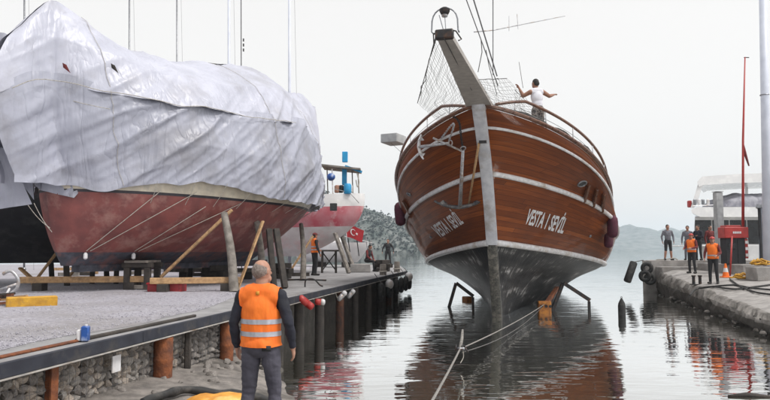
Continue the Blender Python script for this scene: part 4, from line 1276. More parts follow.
# --- small boat with a flag behind the pink hull
sb = thing('small_boat', Vector((-2.6, 39, ZQ)), 'small white boat on a stand with a red flag, behind the pink hull', 'boat', 'boats laid up on the left quay')
sbb = Boat((-1.0, 38.6), -60, 5.5, .9, 2.2, .6, 2.55, 1.35, .8, .3)
sbb.strip(0, 1, 'hull', M['gel_white'], sb, k=8, n=30); sbb.deck('deck', M['gel_white'], sb, -.05)
MB().box(sbb.W(3, 0, 2.9), (1.2, 1.8, .8), R(60), bev=.12).build('cabin', M['gel_white'], sb, smooth=True)
MB().box(sbb.W(3, .62, 2.98), (.02, 1.3, .3), R(60)).build('window', M['glass_dark'], sb)
for s in (1.5, 3.5):
    MB().box(sbb.W(s, 0, 1.21), (.9, .25, .32), R(60)).build('stand', M['timber_dark'], sb)
for k, (px, py, py2) in enumerate(((343, 232, 250), (348, 238, 252), (366, 236, 256), (371, 240, 258), (357, 240, 256))):
    MB().tube([at(px, py, 38), at(px + 2, py2, 38.2)], .03, 5).build('rail_post', M[['galv', 'charcoal', 'galv'][k % 3]], sb)
MB().tube([at(343, 236, 38), at(372, 243, 38)], .02, 5).build('rail', M['galv'], sb)
st = at(345, 222, 37.6)
fl = thing('flag', at(347, 250, 37.6), 'red flag with white crescent and star on the small boat', 'flag')
MB().tube([at(346, 221, 37.6), at(347, 250, 37.6)], .02, 6).build('staff', M['white_paint'], fl)
rows = []
f0, f1, f2, f3 = at(346, 224, 37.6), at(364, 230, 37.5), at(362, 242, 37.5), at(347, 237, 37.6)
def fpt(u, v, off=0): 
    p = (f0 * (1 - u) + f1 * u) * (1 - v) + (f3 * (1 - u) + f2 * u) * v
    return p + Vector((0, .09 * math.sin(u * 7 + v) - off, .03 * math.sin(u * 5)))
for i in range(9): rows.append([fpt(j / 14, i / 8) for j in range(15)])
cl = MB().grid(rows).build('cloth', M['flag_red'], fl, smooth='all')
cres = MB(); ro = []
for k in range(25):
    a = R(40 + 280 * k / 24); b = R(52 + 256 * k / 24)
    ro.append([fpt(.4 + .17 * math.cos(a), .5 - .26 * math.sin(a), .012), fpt(.435 + .135 * math.cos(b), .5 - .205 * math.sin(b), .012)])
cres.grid(ro).build('crescent', M['flag_white'], cl)
sv = []
for k in range(10):
    a = math.pi + k * math.pi / 5; rr = (.085 if k % 2 == 0 else .034)
    sv.append(fpt(.63 + rr * math.cos(a), .5 - rr * 1.5 * math.sin(a), .012))
MB().add(sv + [fpt(.63, .5, .012)], [(k, (k + 1) % 10, 10) for k in range(10)]).build('star', M['flag_white'], cl)

# --- masts of boats further back
for (px, py, r, lab, Y) in ((25, 20, .05, 'slim mast at the far left above the tarpaulin peak', 33), (130, 45, .05, 'thin mast above the first dip of the tarpaulin', 34), (177.5, 62, .045, 'thin mast left of the paired masts', 34), (229.5, 64, .08, 'thick pale mast, left of the paired masts', 33), (290, 94, .075, 'thick pale mast nearest the tarpaulin\'s far end', 31)):
    top = at(px - .6, -40, Y); bx_ = at(px, 250, Y)
    z0 = ZQ
    o = thing('yacht_mast', Vector((bx_.x, Y, z0)), lab, 'mast', 'masts of boats behind the tarpaulin')
    MB().tube([(bx_.x, Y, z0), top], [r, r * .85], 10).build('spar', M['pole_grey'] if r > .07 else M['steel_grey'], o, smooth='all')
    MB().tube([(bx_.x + .5, Y, z0), top + Vector((.14 + r, 0, 0))], .007, 5).build('shroud', M['wire'], o)
    MB().lathe((bx_.x, Y, z0), [(r * 1.8, 0), (r * 1.8, .1), (r * 1.2, .15)], 10).build('foot', M['steel_grey'], o)
o = thing('yacht_mast', Vector((at(241, 250, 33).x, 33, ZQ)), 'wire-thin mast with flags right of the thick pale mast', 'mast', 'masts of boats behind the tarpaulin')
MB().tube([(at(242, 250, 33).x, 33, ZQ), at(241, -40, 33)], .03, 6).build('spar', M['wire'], o)
for py in (40, 45, 50): MB().box(at(243.5, py, 33), (.07, .02, .16), .5).build('pennant', M['charcoal'], o)

# ------------------------------------------------------------ props, cribs and timbers under the boats
def prop(a, b, w, t, mat, label, rnd=False, name='prop_timber', grp='timber props under the laid up boats', Yt=None, Ya=None):
    """a: foot pixel on the quay, b: head pixel; head depth given or same as the foot plus a lean"""
    pa = ong(a[0], a[1], ZQ + .02)
    if Ya: pa = at(a[0], a[1], Ya)
    pb2 = at(b[0], b[1], Yt if Yt else pa.y + .5)
    mb = MB()
    if rnd:
        mid = pa.lerp(pb2, .5) + Vector((.05, 0, 0)); mb.tube(smooth_path([pa, mid, pb2], 5), [w * (1 - .03 * i) for i in range(11)], 9)
    else: mb.beam(pa, pb2, w, t, bev=.008)
    return tag(mb.build(name, mat, loc=pa, smooth=True), label, 'timber', grp)
prop((234, 292), (224, 213), .125, 0, M['timber_grey'], 'thick crooked grey log prop behind the foreground man', True, 'log_prop')
prop((161, 277), (232, 210), .15, .07, M['timber_pale'], 'long brown plank leaning diagonally against the red hull', Ya=17.0, Yt=17.1)
prop((237, 291), (263, 221), .1, .05, M['timber_pale'], 'pale plank leaning right beside the grey log prop')
prop((262, 283), (257, 222), .12, 0, M['timber_grey'], 'grey round post right of the pale leaning plank', True, 'log_prop', Yt=18.8)
prop((274, 287), (269, 229), .16, .12, M['timber_dark'], 'dark squared post, left of a close pair')
prop((285, 288), (276, 229), .16, .12, M['timber_dark'], 'dark squared post, right of a close pair')
prop((287, 276), (313, 236), .13, .06, M['timber_pale'], 'pale plank rising to the man in the cap')
prop((303, 280), (301, 224), .11, 0, M['timber_grey'], 'straight grey pole in front of the man in the cap', True, 'log_prop', Yt=23.3)
prop((279, 262), (306, 221), .14, .08, M['timber_grey'], 'grey strut slanting up under the tarpaulin\'s end')
prop((349, 273), (335, 233), .2, .12, M['timber_grey'], 'left one of two slanted props under the pink bow')
prop((355, 272), (341, 234), .2, .12, M['timber_grey'], 'right one of two slanted props under the pink bow')
prop((32, 285), (58, 251), .12, .06, M['timber_pale'], 'short brown strut under the wrapped boat\'s stem')
prop((40, 286), (20, 268), .12, .06, M['timber_pale'], 'brown strut leaning left below the black hull')
prop((64, 283), (86, 255), .12, .06, M['timber_pale'], 'short slanted strut right of the dark stem post')
for i, (x, y0, y1, lab) in enumerate(((67, 286, 256, 'dark post under the wrapped boat\'s stem'), (92, 284, 261, 'short dark post left of the thin posts'), (107, 283, 262, 'thin dark post in the middle of the keel row'), (116, 284, 262, 'thin dark post left of the timber crib'),
                                     (52, 282, 262, 'squat dark post below the black hull'), (190, 281, 264, 'short dark post behind the red box'), (213, 281, 264, 'short dark post left of the grey log prop'))):
    prop((x, y0), (x + (1 if i % 2 else -1), y1), .15, .15, M['timber_dark'], lab, name='keel_post', Yt=ong(x, y0, ZQ).y + .1)
# long horizontal timbers
def timber(a, b, w, t, mat, label, z=ZQ + .3, name='long_timber'):
    pa, pb2 = ong(a[0], a[1], z), ong(b[0], b[1], z)
    o = thing(name, (pa + pb2) / 2 - Vector((0, 0, z - ZQ)), label, 'timber', 'long timbers under the boats')
    MB().beam(pa, pb2, w, t, bev=.01).build('plank', mat, o)
    for k in (.15, .85):
        p = pa.lerp(pb2, k)
        MB().box((p.x, p.y, (ZQ + z - t / 2) / 2), (.25, .3, z - t / 2 - ZQ), bev=.01).build('block', M['timber_dark'], o)
timber((20, 280), (150, 279), .14, .16, M['timber_pale'], 'long pale timber lying left of the timber crib')
timber((150, 281), (240, 280), .14, .15, M['timber_pale'], 'long pale timber lying behind the red box')
timber((170, 270), (262, 270), .14, .14, M['timber_grey'], 'grey timber far under the red hull', ZQ + .35)
# timber crib: a table of baulks under the keel
c = ong(137, 291, ZQ)
o = thing('timber_crib', c, 'dark timber crib like a low table under the keel', 'crib')
for dx in (-.26, .26):
    for dy in (0, .7):
        MB().box(c + Vector((dx, dy, .3)), (.15, .15, .6), bev=.01).build('leg', M['timber_dark'], o)
for dy in (0, .7): MB().box(c + Vector((0, dy, .66)), (.78, .16, .12), bev=.01).build('cross_beam', M['timber_dark'], o)
MB().box(c + Vector((0, .35, .75)), (.6, 1.0, .06), bev=.01).build('top_board', M['timber_grey'], o)
MB().box(c + Vector((0, 0, .1)), (.37, .1, .1), bev=.01).build('sill', M['timber_grey'], o)
for k, (px, py) in enumerate(((205, 283), (250, 278), (285, 270))):
    c = ong(px, py, ZQ); hgt = 1.62 - ZQ
    c = tb.W((c - tb.o).dot(tb.ax), 0, ZQ)
    o = thing('keel_block', c, ['stack of dark baulks carrying the keel behind the red box', 'stack of dark baulks behind the grey log prop', 'stack of dark baulks behind the close pair of posts'][k], 'block stack', 'keel blocks')
    for q in range(3):
        MB().box(c + Vector((0, 0, hgt * (q + .5) / 3)), (.9 if q % 2 else .35, .35 if q % 2 else .9, hgt / 3 - .004), R(-25), bev=.015).build('baulk', M['timber_dark'], o)
# trestle behind the man in the cap
c = ong(329, 273, ZQ)
o = thing('trestle', c, 'dark trestle standing right of the man in the cap', 'trestle')
for dx in (-.32, .32): MB().beam(c + Vector((dx, 0, 0)), c + Vector((dx * .95, 0, .98)), .1, .1).build('leg', M['timber_dark'], o)
MB().box(c + Vector((0, 0, 1.02)), (.9, .5, .08), bev=.01).build('top', M['timber_dark'], o)
MB().beam(c + Vector((-.28, -.02, .15)), c + Vector((.28, -.02, .9)), .07, .05).build('brace', M['timber_dark'], o)
MB().beam(c + Vector((.28, .1, .15)), c + Vector((-.28, .1, .9)), .07, .05).build('brace', M['timber_dark'], o)
# red covered box
c = ong(167, 292.5, ZQ)
o = thing('red_box', c, 'long red box lying on the gravel beside the crib', 'box')
MB().box(c + Vector((0, 0, .12)), (.86, .4, .24), bev=.03).build('box', M['red_box'], o, smooth=True)
MB().box(c + Vector((0, -.03, .225)), (.9, .4, .05), .02, bev=.02).build('lid', M['red_box'], o, smooth=True)
# yellow beam and white bent plough anchor at the left
a, b = ong(6, 303, ZQ + .1), ong(57, 301, ZQ + .1)
tag(MB().beam(a, b, .2, .2, bev=.015).build('yellow_beam', M['yellow'], loc=a - Vector((0, 0, .1))), 'yellow beam lying on the gravel at the left edge', 'beam')
c = ong(9, 307, ZQ)
o = thing('wood_offcuts', c, 'heap of broken wood at the left frame edge', 'wood')
for k in range(9):
    p = c + Vector((random.uniform(-.35, .3), random.uniform(-.15, .3), .05 + .02 * k)); a = random.uniform(-.5, .5)
    MB().beam(p - Vector((.2 * math.cos(a), .2 * math.sin(a), 0)), p + Vector((.2 * math.cos(a), .2 * math.sin(a), .03)), .07, .04).build('offcut', M[['timber_pale', 'rust', 'timber_dark'][k % 3]], o)
c = ong(13, 301, ZQ)
o = thing('bent_metal_frame', c, 'white bent metal frame standing on the gravel at the left edge', 'frame')
MB().tube(smooth_path([at(3, 274, c.y), at(11, 271, c.y), at(18, 279, c.y), at(17, 288, c.y), at(11, 294, c.y), at(10, 301, c.y)], 5), .035, 8).build('hoop', M['galv'], o, smooth='all')
MB().tube([at(0, 290, c.y), at(17, 284, c.y)], .03, 8).build('bar', M['galv'], o, smooth='all')
MB().tube([at(10, 288, c.y), at(2, 302, c.y)], .025, 8).build('leg', M['white_paint'], o, smooth='all')
# rubble and low boards far under the boats
for k in range(24):
    px = random.uniform(60, 300); c = ong(px, random.uniform(268, 277), ZQ)
    if slipD(c.x, c.y) < -50: continue
    o = tag(MB().beam(c + Vector((-random.uniform(.2, .6), random.uniform(-.2, .2), .09)), c + Vector((random.uniform(.2, .6), 0, .09)), .12, .14).build('scrap_timber', M[['timber_grey', 'timber_dark', 'timber_pale'][k % 3]], loc=c),
            'scrap timber lying far back under the laid up boats', 'timber', 'scrap timbers under the boats')

# ------------------------------------------------------------ along the left quay edge
for k, (px, py, r, lab) in enumerate(((383, 275, .14, 'left stubby wooden bollard at the far quay corner'), (397, 272, .14, 'right stubby wooden bollard at the far quay corner'))):
    c = ong(px, py, ZQ)
    hgt = [.46, .5][k]
    o = thing('bollard', c, lab, 'bollard', 'wooden bollards')
    MB().lathe(c, [(r * 1.05, 0), (r, .1), (r * .97, hgt - .06), (r * .85, hgt)], 12).build('post', M['timber_grey'], o, smooth=True)
    MB().torus(c + Vector((0, 0, .15)), r * 1.12, .03, None, 14, 6).build('rope_turn', M['rope'], o, smooth='all')
def tyre(c, Rr, r, nrm, label):
    Mq = Vector(nrm).to_track_quat('Z', 'Y').to_matrix()
    o = thing('tyre', c, label, 'tyre', 'tyre fenders')
    MB().torus(c, Rr - r, r, Mq, 22, 10).build('tread', M['rubber'], o, smooth='all')
    MB().tube([c + Vector((0, 0, Rr)), c + Vector((0, 0, Rr)) - Vector(nrm) * .25 + Vector((0, 0, .35))], .015, 5).build('rope', M['rope_dark'], o)
for k, Y in enumerate((24.5, 26.4, 28.2, 29.6, 31.0, 32.2)):
    tyre(eq(Y, .17, .5), .36, .1, ENRM, ['black tyre fender nearest the white fenders', 'second black tyre along the far quay', 'third black tyre along the far quay', 'fourth black tyre along the far quay', 'fifth black tyre, below the right bollard', 'last black tyre at the far quay corner'][k])
def qfender(px, py, Y, ang, L, r, cols, label):
    rr_ = (px - 385) / 640; Y = (-3.6 - 1.062 + .17) / (rr_ - .177); a = at(px, py, Y)
    d = Vector((math.cos(ang), 0, math.sin(ang)))
    o = thing('fender', a, label, 'fender', 'cylinder fenders on the left quay')
    Mq = d.to_track_quat('Z', 'Y').to_matrix()
    MB().lathe(a - d * L / 2, [(.03, 0), (r * .8, .012), (r, .05), (r, L * .62)], 12, Mq).build('body', M[cols[0]], o, smooth='all')
    MB().lathe(a - d * L / 2, [(r, L * .62), (r, L - .05), (r * .8, L - .012), (.03, L)], 12, Mq).build('tip', M[cols[1]], o, smooth='all')
    MB().tube([a - d * L / 2, eq(a.y, -.05, ZQ + .01)], .012, 5).build('rope', M['rope'], o)
qfender(306, 302.5, 16.2, R(-38), .42, .085, ('red_paint', 'red_paint'), 'red fender just right of the foreground man')
qfender(320, 302, 17.0, R(-5), .26, .08, ('red_paint', 'white_paint'), 'red fender with a pale end, second from the man')
qfender(342, 296, 19.2, R(48), .34, .07, ('galv', 'white_paint'), 'white fender hanging slanted from the quay')
qfender(351, 294, 20.4, R(50), .32, .07, ('galv', 'white_paint'), 'white fender, farther of the slanted pair')
o_ = eq(26.2, .2, .72); tag(MB().ell(o_, (.18, .18, .2)).build('ball_fender', M['white_paint'], loc=o_, smooth='all'), 'round white ball fender on the far quay edge', 'fender')
o_ = eq(31.5, .25, .8); tag(MB().ell(o_, (.2, .2, .22)).build('ball_fender', M['white_paint'], loc=o_, smooth='all'), 'round pale ball fender at the far quay corner', 'fender')
# mooring staple and loose rope on the deck
c = ong(312, 287, ZQ)
tag(MB().tube(smooth_path([c + Vector((-.2, 0, 0)), c + Vector((-.17, 0, .2)), c + Vector((.05, 0, .22)), c + Vector((.22, 0, .06)), c + Vector((.3, .05, .02))], 5), .022, 7).build('mooring_hoop', M['black_iron'], loc=c, smooth='all'), 'black iron mooring hoop on the quay edge', 'mooring hoop')
c = ong(300, 281, ZQ)
tag(MB().tube([c + Vector((-.6, 0, .03)), c + Vector((0, .1, .05)), c + Vector((.9, -.1, .03))], .03, 6).build('iron_bar', M['black_iron'], loc=c, smooth='all'), 'dark iron bar lying on the quay behind the hoop', 'bar')
c = ong(360, 272.5, ZQ)
sw_ = at(372, 262, c.y).x - at(354, 262, c.y).x
tag(MB().box(c + Vector((0, .3, .2)), (.95, .6, .4), .05, bev=.03).build('concrete_block', M['concrete'], loc=c, smooth=True), 'grey concrete block on the quay under the seated man', 'block')

# yellow sack and black hose at the bottom
c = Vector((-1.95, 7.75, slipz(-1.95, 7.75)))
rows = []
for i in range(26):
    t = i / 25; r = []
    for k in range(28):
        a = 2 * math.pi * k / 28
        rr = (.34 * (1 - .12 * math.cos(3 * a)) + .04 * noise.noise((math.cos(a) * 2, math.sin(a) * 2, t * 2))) * math.sin(math.pi * (.5 + t / 2)) ** .55
        zz = .15 * math.sin(math.pi / 2 * t) ** .8 + .025 * noise.noise((rr * 7 * math.cos(a), rr * 7 * math.sin(a), 3))
        r.append(c + Vector((rr * 1.15 * math.cos(a), rr * .8 * math.sin(a), zz - .03)))
    rows.append(r)
tag(MB().grid(rows, closed=True).build('yellow_sack', M['sack'], loc=c, smooth='all'), 'orange-yellow sack lying on the slip beside the foreground man', 'sack')
hp = []
for (dx, dy) in ((-.75, -.45), (-.58, -.05), (-.45, .22), (-.1, .36), (.25, .45), (.6, .5), (.95, .42)):
    x, y = c.x + dx, c.y + dy; hp.append((x, y, slipz(x, y) + .05 + .02 * math.sin(dx * 9)))
sp = smooth_path(hp, 8)
tag(MB().tube(sp, [.055 + .02 * noise.noise(p * 6) for p in sp], 9).build('rubber_hose', M['rubber'], loc=Vector(hp[0]), smooth='all'), 'thick black rubber hose curling behind the yellow sack', 'hose')

# ------------------------------------------------------------ right quay: yacht, kiosk, fuel post and gear
Yy = 42.0
y0 = at(690, 250, Yy).x
yt = thing('motor_yacht', Vector((y0 + 5, Yy + 2, -.5)), 'white motor yacht with grey cover moored behind the right quay', 'yacht')
rows = []
def yz(py, Y=Yy): return at(700, py, Y).z
def prism(pxs, Ya, Yb):
    n = len(pxs); V = [at(x, y, Ya) for x, y in pxs]; V2 = [Vector((v.x * (1 + (Yb / Ya - 1) * 1.15), Yb, v.z)) for v in V]
    return MB().add(V + V2, [list(range(n)), list(range(n, 2 * n))[::-1]] + [(i, (i + 1) % n, n + (i + 1) % n, n + i) for i in range(n)])
# hull
for z, inset in ((-.6, .9), (.5, .45), (1.6, .2), (yz(246), 0)):
    rows.append([Vector((y0 + inset + x, Yy + dy * (1 - inset * .2), z)) for x, dy in ((1.5, 2.3), (.9, .7), (2.0, -.1), (5, -.4), (14, -.4))])
MB().grid(rows).build('hull', M['gel_white'], yt, smooth=True)
MB().box((y0 + 7.2, Yy + 2.2, yz(246) + .02), (14, 4.6, .1), bev=.03).build('deck', M['gel_white'], yt)
x0w = at(689, 230, Yy).x
for k in range(6):
    xa = x0w + .5 + k * 1.15
    MB().box((xa + .52, Yy + .16, (yz(220) + yz(244)) / 2), (1.06, .06, yz(220) - yz(244)), bev=.02).build('window', M['glass_dark'], yt)
# flybridge band with raked front
prism([(693, 247), (695, 216.5), (800, 216.5), (800, 247)], Yy + .2, Yy + 3.8).build('deckhouse', M['gel_white'], yt)
fb = [(692, 213), (700, 217), (790, 217), (790, 207), (697, 207), (691, 210)]
prism(fb, Yy - .5, Yy + 4.2).build('flybridge', M['gel_white'], yt)
prism([(697, 182), (702, 176.5), (735, 174), (800, 172), (800, 181), (735, 183), (703, 185), (699, 187)], Yy - .3, Yy + 3.8).build('hardtop', M['gel_white'], yt)
for Yp in (Yy - .2, Yy + 3.6):
    a = prism([(698, 184), (703, 184), (698, 200), (694, 208), (690.5, 208)], Yp, Yp + .12).build('raked_support', M['gel_white'], yt)
prism([(745, 181), (748, 181), (748, 208), (745, 208)], Yy + 3.0, Yy + 3.1).build('support', M['gel_white'], yt)
# crumpled grey cover on the flybridge
rows = []
for i in range(30):
    u = i / 29; px = 722 + 60 * u
    zt = yz(np.interp(px, [722, 727, 735, 745, 755, 768, 785], [206, 197, 195, 192, 193, 192, 195]), Yy); r = []
    for j in range(24):
        v = j / 23; a = math.pi * v
        zz = yz(207) + (zt - yz(207)) * math.sin(a) ** .5 + .14 * noise.noise((u * 9, v * 6, 2)) * math.sin(a)
        r.append(Vector((at(px, 200, Yy).x + .1 * noise.noise((u * 7, v * 7, 5)), Yy + 1.4 - 1.7 * math.cos(a), zz)))
    rows.append(r)
MB().grid(rows).build('cover', M['cover_grey'], yt, smooth='all')
MB().box(at(689.5, 204, Yy), (.22, .3, .45), bev=.05).build('side_light', M['red_paint'], yt)
for k, px in enumerate((695, 699, 703, 708)):
    MB().box(at(px, 202, Yy - .35), (.2, .12, .38), bev=.04).build('deck_fitting', M[['steel_grey', 'white_paint'][k % 2]], yt)
MB().tube([at(692, 206, Yy - .5), at(716, 205, Yy - .5)], .025, 6).build('rail', M['galv'], yt)
# tall pole, square post, kiosk
c = Vector((at(767, 250, 25.6).x, 25.6, zR(15, 25.6)))
o = thing('lamp_pole', c, 'tall pale grey steel pole at the right frame edge', 'pole')
MB().tube([c, at(762.5, -30, 25.6)], [.17, .145], 14).build('shaft', M['pole_grey'], o, smooth='all')
MB().box(c + Vector((0, 0, .05)), (.5, .5, .1), bev=.02).build('base_plate', M['steel_grey'], o)
for k in range(4): MB().lathe(c + Vector(((-1) ** k * .19, (-1) ** (k // 2) * .19, .1)), [(.025, 0), (.025, .06)], 6).build('bolt', M['steel_grey'], o)
MB().torus(at(764.5, 95, 25.6), .165, .015, None, 14, 6).build('joint', M['steel_grey'], o)
c = Vector((at(720, 250, 30.2).x, 30.2, 1.5))
o = thing('square_post', c, 'square grey post rising behind the men in orange vests', 'post')
MB().box(c + Vector((0, 0, (at(720, 192.5, 30.2).z - 1.5) / 2)), (.32, .32, at(720, 192.5, 30.2).z - 1.5), .1, bev=.02).build('post', M['post_grey'], o, smooth=True)
MB().box(Vector((c.x, c.y, at(720, 192, 30.2).z + .01)), (.36, .36, .03), .1).build('cap', M['post_grey'], o)
def at_py(z, Y):
    lo, hi = 150., 400.
    for _ in range(40):
        m_ = (lo + hi) / 2
        if at(760, m_, Y).z > z: lo = m_
        else: hi = m_
    return lo
kx = at(759, 230, 27.6).x
o = thing('kiosk', Vector((kx + 1, 28.5, 1.5)), 'grey blue kiosk partly behind the tall pole at the right edge', 'kiosk')
zk1 = at(760, 207, 27.6).z
prism([(759, at_py(1.5, 27.65)), (759, 208), (815, 206), (815, at_py(1.5, 27.65))], 27.65, 29.6).build('wall', M['kiosk'], o)
prism([(755.5, 207.9), (756, 204.5), (818, 202), (818, 205.9)], 27.4, 29.8).build('roof', M['steel_grey'], o)
MB().box((kx + .38, 27.63, (1.55 + zk1 - .3) / 2), (.42, .04, zk1 - .3 - 1.55), bev=.01).build('door', M['white_paint'], o)
MB().box((kx + .07, 27.64, (1.5 + zk1) / 2), (.1, .08, zk1 - 1.52), bev=.01).build('corner_post', M['charcoal'], o)
# red fuel cabinet
Yc = 27.9
xa, xb = at(725, 240, Yc).x, at(749, 240, Yc).x
o = thing('fuel_cabinet', Vector(((xa + xb) / 2, Yc + .3, 1.5)), 'red-topped fuel cabinet with dark pumps below on the island', 'fuel pump')
zt_, zm = at(735, 227, Yc).z, at(735, 238, Yc).z
MB().box(((xa + xb) / 2, Yc + .3, (zt_ + zm) / 2), (xb - xa, .6, zt_ - zm), bev=.02).build('red_head', M['red_paint'], o)
MB().box(((xa + xb) / 2 - .1, Yc + .3, zt_ + .04), (xb - xa - .4, .5, .08), bev=.01).build('red_lid', M['red_paint'], o)
xm = (xa + xb) / 2
for k in range(5): MB().box((xm - .14 + k * .075, Yc - .012, (zt_ + zm) / 2), (.05, .02, .09)).build('sign_letter', M['letter_white'], o)
MB().box((xa + .32, Yc + .32, (1.5 + zm) / 2), (.5, .5, zm - 1.5), bev=.02).build('pump', M['charcoal'], o)
MB().box((xb - .3, Yc + .32, (1.5 + zm) / 2), (.34, .5, zm - 1.5), bev=.02).build('pump', M['charcoal'], o)
MB().box((xb - .08, Yc + .1, (1.5 + zm) / 2 + .1), (.13, .1, .85), bev=.02).build('warning_strip', M['red_paint'], o)
for dz in (-.28, 0, .28): MB().box((xb - .08, Yc + .035, (1.5 + zm) / 2 + .1 + dz), (.135, .03, .13)).build('white_band', M['white_paint'], o)
MB().box((xa + .32, Yc + .06, zm - .35), (.34, .03, .25), bev=.01).build('dial', M['glass_dark'], o)
# thin red mast
o = thing('red_mast', Vector((at(741.5, 228, 28.9).x, 28.9, 1.5)), 'thin tall red pole rising behind the fuel cabinet', 'pole')
MB().tube([(at(741.5, 228, 28.9).x, 28.9, 1.5), at(743, 140, 28.9), at(745, 57, 28.9)], [.07, .05, .028], 8).build('shaft', M['red_paint'], o, smooth='all')
MB().tube([at(744, 57.5, 28.9), at(749, 57.5, 28.9)], .02, 6).build('arm', M['charcoal'], o)
MB().tube([at(743, 142, 28.9), at(744.5, 152, 28.9), at(749, 166, 28.9)], [.02, .07, .03], 6).build('furled_pennant', M['maroon_cloth'], o)
# leaning red bar and traffic cone
a, b = Vector((at(729.5, 262, 26.6).x, 26.6, zR(14, 26.6))), at(732, 236, 26.85)
tag(MB().tube([a, b], .035, 8).build('red_bar', M['red_paint'], loc=a, smooth='all'), 'red bar leaning against the fuel cabinet', 'bar')
c = Vector((at(725.5, 268, 25.8).x, 25.8, zR(13.6, 25.8)))
o = thing('traffic_cone', c, 'orange cone with white band right of the front vest man', 'cone')
MB().box(c + Vector((0, 0, .02)), (.34, .34, .04), bev=.01).build('base', M['vest'], o)
MB().lathe(c, [(.13, .04), (.095, .22)], 12).build('lower_cone', M['vest'], o, smooth=True)
MB().lathe(c, [(.0945, .221), (.065, .38)], 12).build('white_band', M['white_paint'], o, smooth=True)
MB().lathe(c, [(.0645, .381), (.03, .56)], 12).build('tip', M['vest'], o, smooth=True)
# concrete planter block and yellow hoses
c = Vector((at(761, 268, 23.6).x, 23.6, zR(13.8, 23.6)))
tag(MB().box(c + Vector((.1, .2, .24)), (.75, .7, .52), .05, bev=.03).build('concrete_bin', M['concrete'], loc=c, smooth=True), 'square concrete block beside the yellow hoses', 'block')
def coil(c, n, R0, mat, label, name='hose_coil', flat=.5, zs=.05):
    pts = []
    for i in range(n * 14):
        a = 2 * math.pi * i / 14; rr = R0 * (1 - .55 * random.random() - .25 * math.sin(i * .13))
        pts.append(c + Vector((rr * math.cos(a), rr * flat * math.sin(a), .03 + zs * (i / 14) * .8 * (1.3 - rr / R0) + .05 * random.random())))
    tag(MB().tube(smooth_path(pts, 2), .024, 6).build(name, mat, loc=c, smooth='all'), label, 'hose', 'hoses on the right quay')
coil(Vector((at(744, 272, 24.4).x, 24.4, zR(13.2, 24.4))), 6, .5, M['yellow'], 'tangled yellow hose on the ground left of the concrete block')
coil(c + Vector((.1, .2, .5)), 7, .36, M['yellow'], 'yellow hose heaped on top of the concrete block', zs=.06)
for k, (pts, lab) in enumerate((([(700, 289), (716, 287), (735, 286), (752, 289), (775, 291)], 'black hose curving along the right quay, farthest of three'),
                              ([(690, 296), (697, 289.5), (712, 287.5), (735, 290), (757, 287.5), (775, 285)], 'black hose hanging over the quay edge by the twin bollard'),
                              ([(730, 280), (740, 287), (755, 293), (775, 296)], 'black hose nearest the camera on the right quay'))):
    P = []
    for px, py in pts:
        g = None
        for Y in np.arange(14, 32, .05):
            p = at(px, py, Y)
            if p.z <= zR(p.x, Y) + .02: g = p; break
        P.append((g or at(px, py, 20)) + Vector((0, 0, .03)))
    tag(MB().tube(smooth_path(P, 8), .03, 7).build('hose', M['rubber'], loc=P[0], smooth='all'), lab, 'hose', 'black hoses on the right quay')
# twin bollard
def onR(px, py):
    for Y in np.arange(12, 34, .04):
        p = at(px, py, Y)
        if p.x > wX(Y) + .1 and p.z <= zR(p.x, Y): return Vector((p.x, Y, zR(p.x, Y)))
    return at(px, py, 22)
c = onR(697, 285)
o = thing('twin_bollard', c, 'small black twin bollard at the right quay edge', 'bollard')
for dx in (-.12, .12): MB().lathe(c + Vector((dx, 0, 0)), [(.06, 0), (.055, .03), (.055, .3), (.075, .32), (.075, .36)], 12).build('post', M['black_iron'], o, smooth=True)
MB().box(c + Vector((0, 0, .015)), (.46, .2, .03), bev=.005).build('base', M['black_iron'], o)
# tyre and rubber fenders at the platform's corner
a, b = at(634, 262, 31.2), at(627, 282, 31.0)
o = thing('rubber_fender', b, 'black rubber cylinder fender leaning off the platform corner', 'fender')
d = a - b; Mq = d.to_track_quat('Z', 'Y').to_matrix(); L = d.length
MB().lathe(b, [(.08, 0), (.16, .02), (.18, .06), (.18, L - .06), (.16, L - .02), (.08, L)], 14, Mq).build('body', M['rubber'], o, smooth=True)
MB().tube([a, Vector((12.8, 31.95, 1.6))], .02, 5).build('rope', M['rope_dark'], o)
for k, (px, py) in enumerate(((645, 276), (650, 279), (647, 268))):
    c = at(px, py, 31.4)
    o = thing('tyre', c, ['black tyre hanging below the platform corner', 'black tyre touching the water beside the platform', 'upper black tyre on the platform\'s face'][k], 'tyre', 'tyres on the right platform')
    Mq = Vector((-.25, -1, 0)).to_track_quat('Z', 'Y').to_matrix()
    MB().torus(c, .2, .1, Mq, 20, 9).build('tread', M['rubber'], o, smooth='all')
    MB().tube([c + Vector((0, .05, .35)), Vector((13.2, 31.95, 1.5))], .015, 5).build('rope', M['rope_dark'], o)
c = Vector((14.2, 32.3, 1.58))
tag(MB().tube([c + Vector((-.6, 0, .03)), c + Vector((0, .1, .06)), c + Vector((.3, 0, .12)), c + Vector((.5, .1, .03))], .03, 6).build('mooring_rope', M['rope'], loc=c, smooth='all'), 'pale mooring rope lying on the platform edge', 'rope')

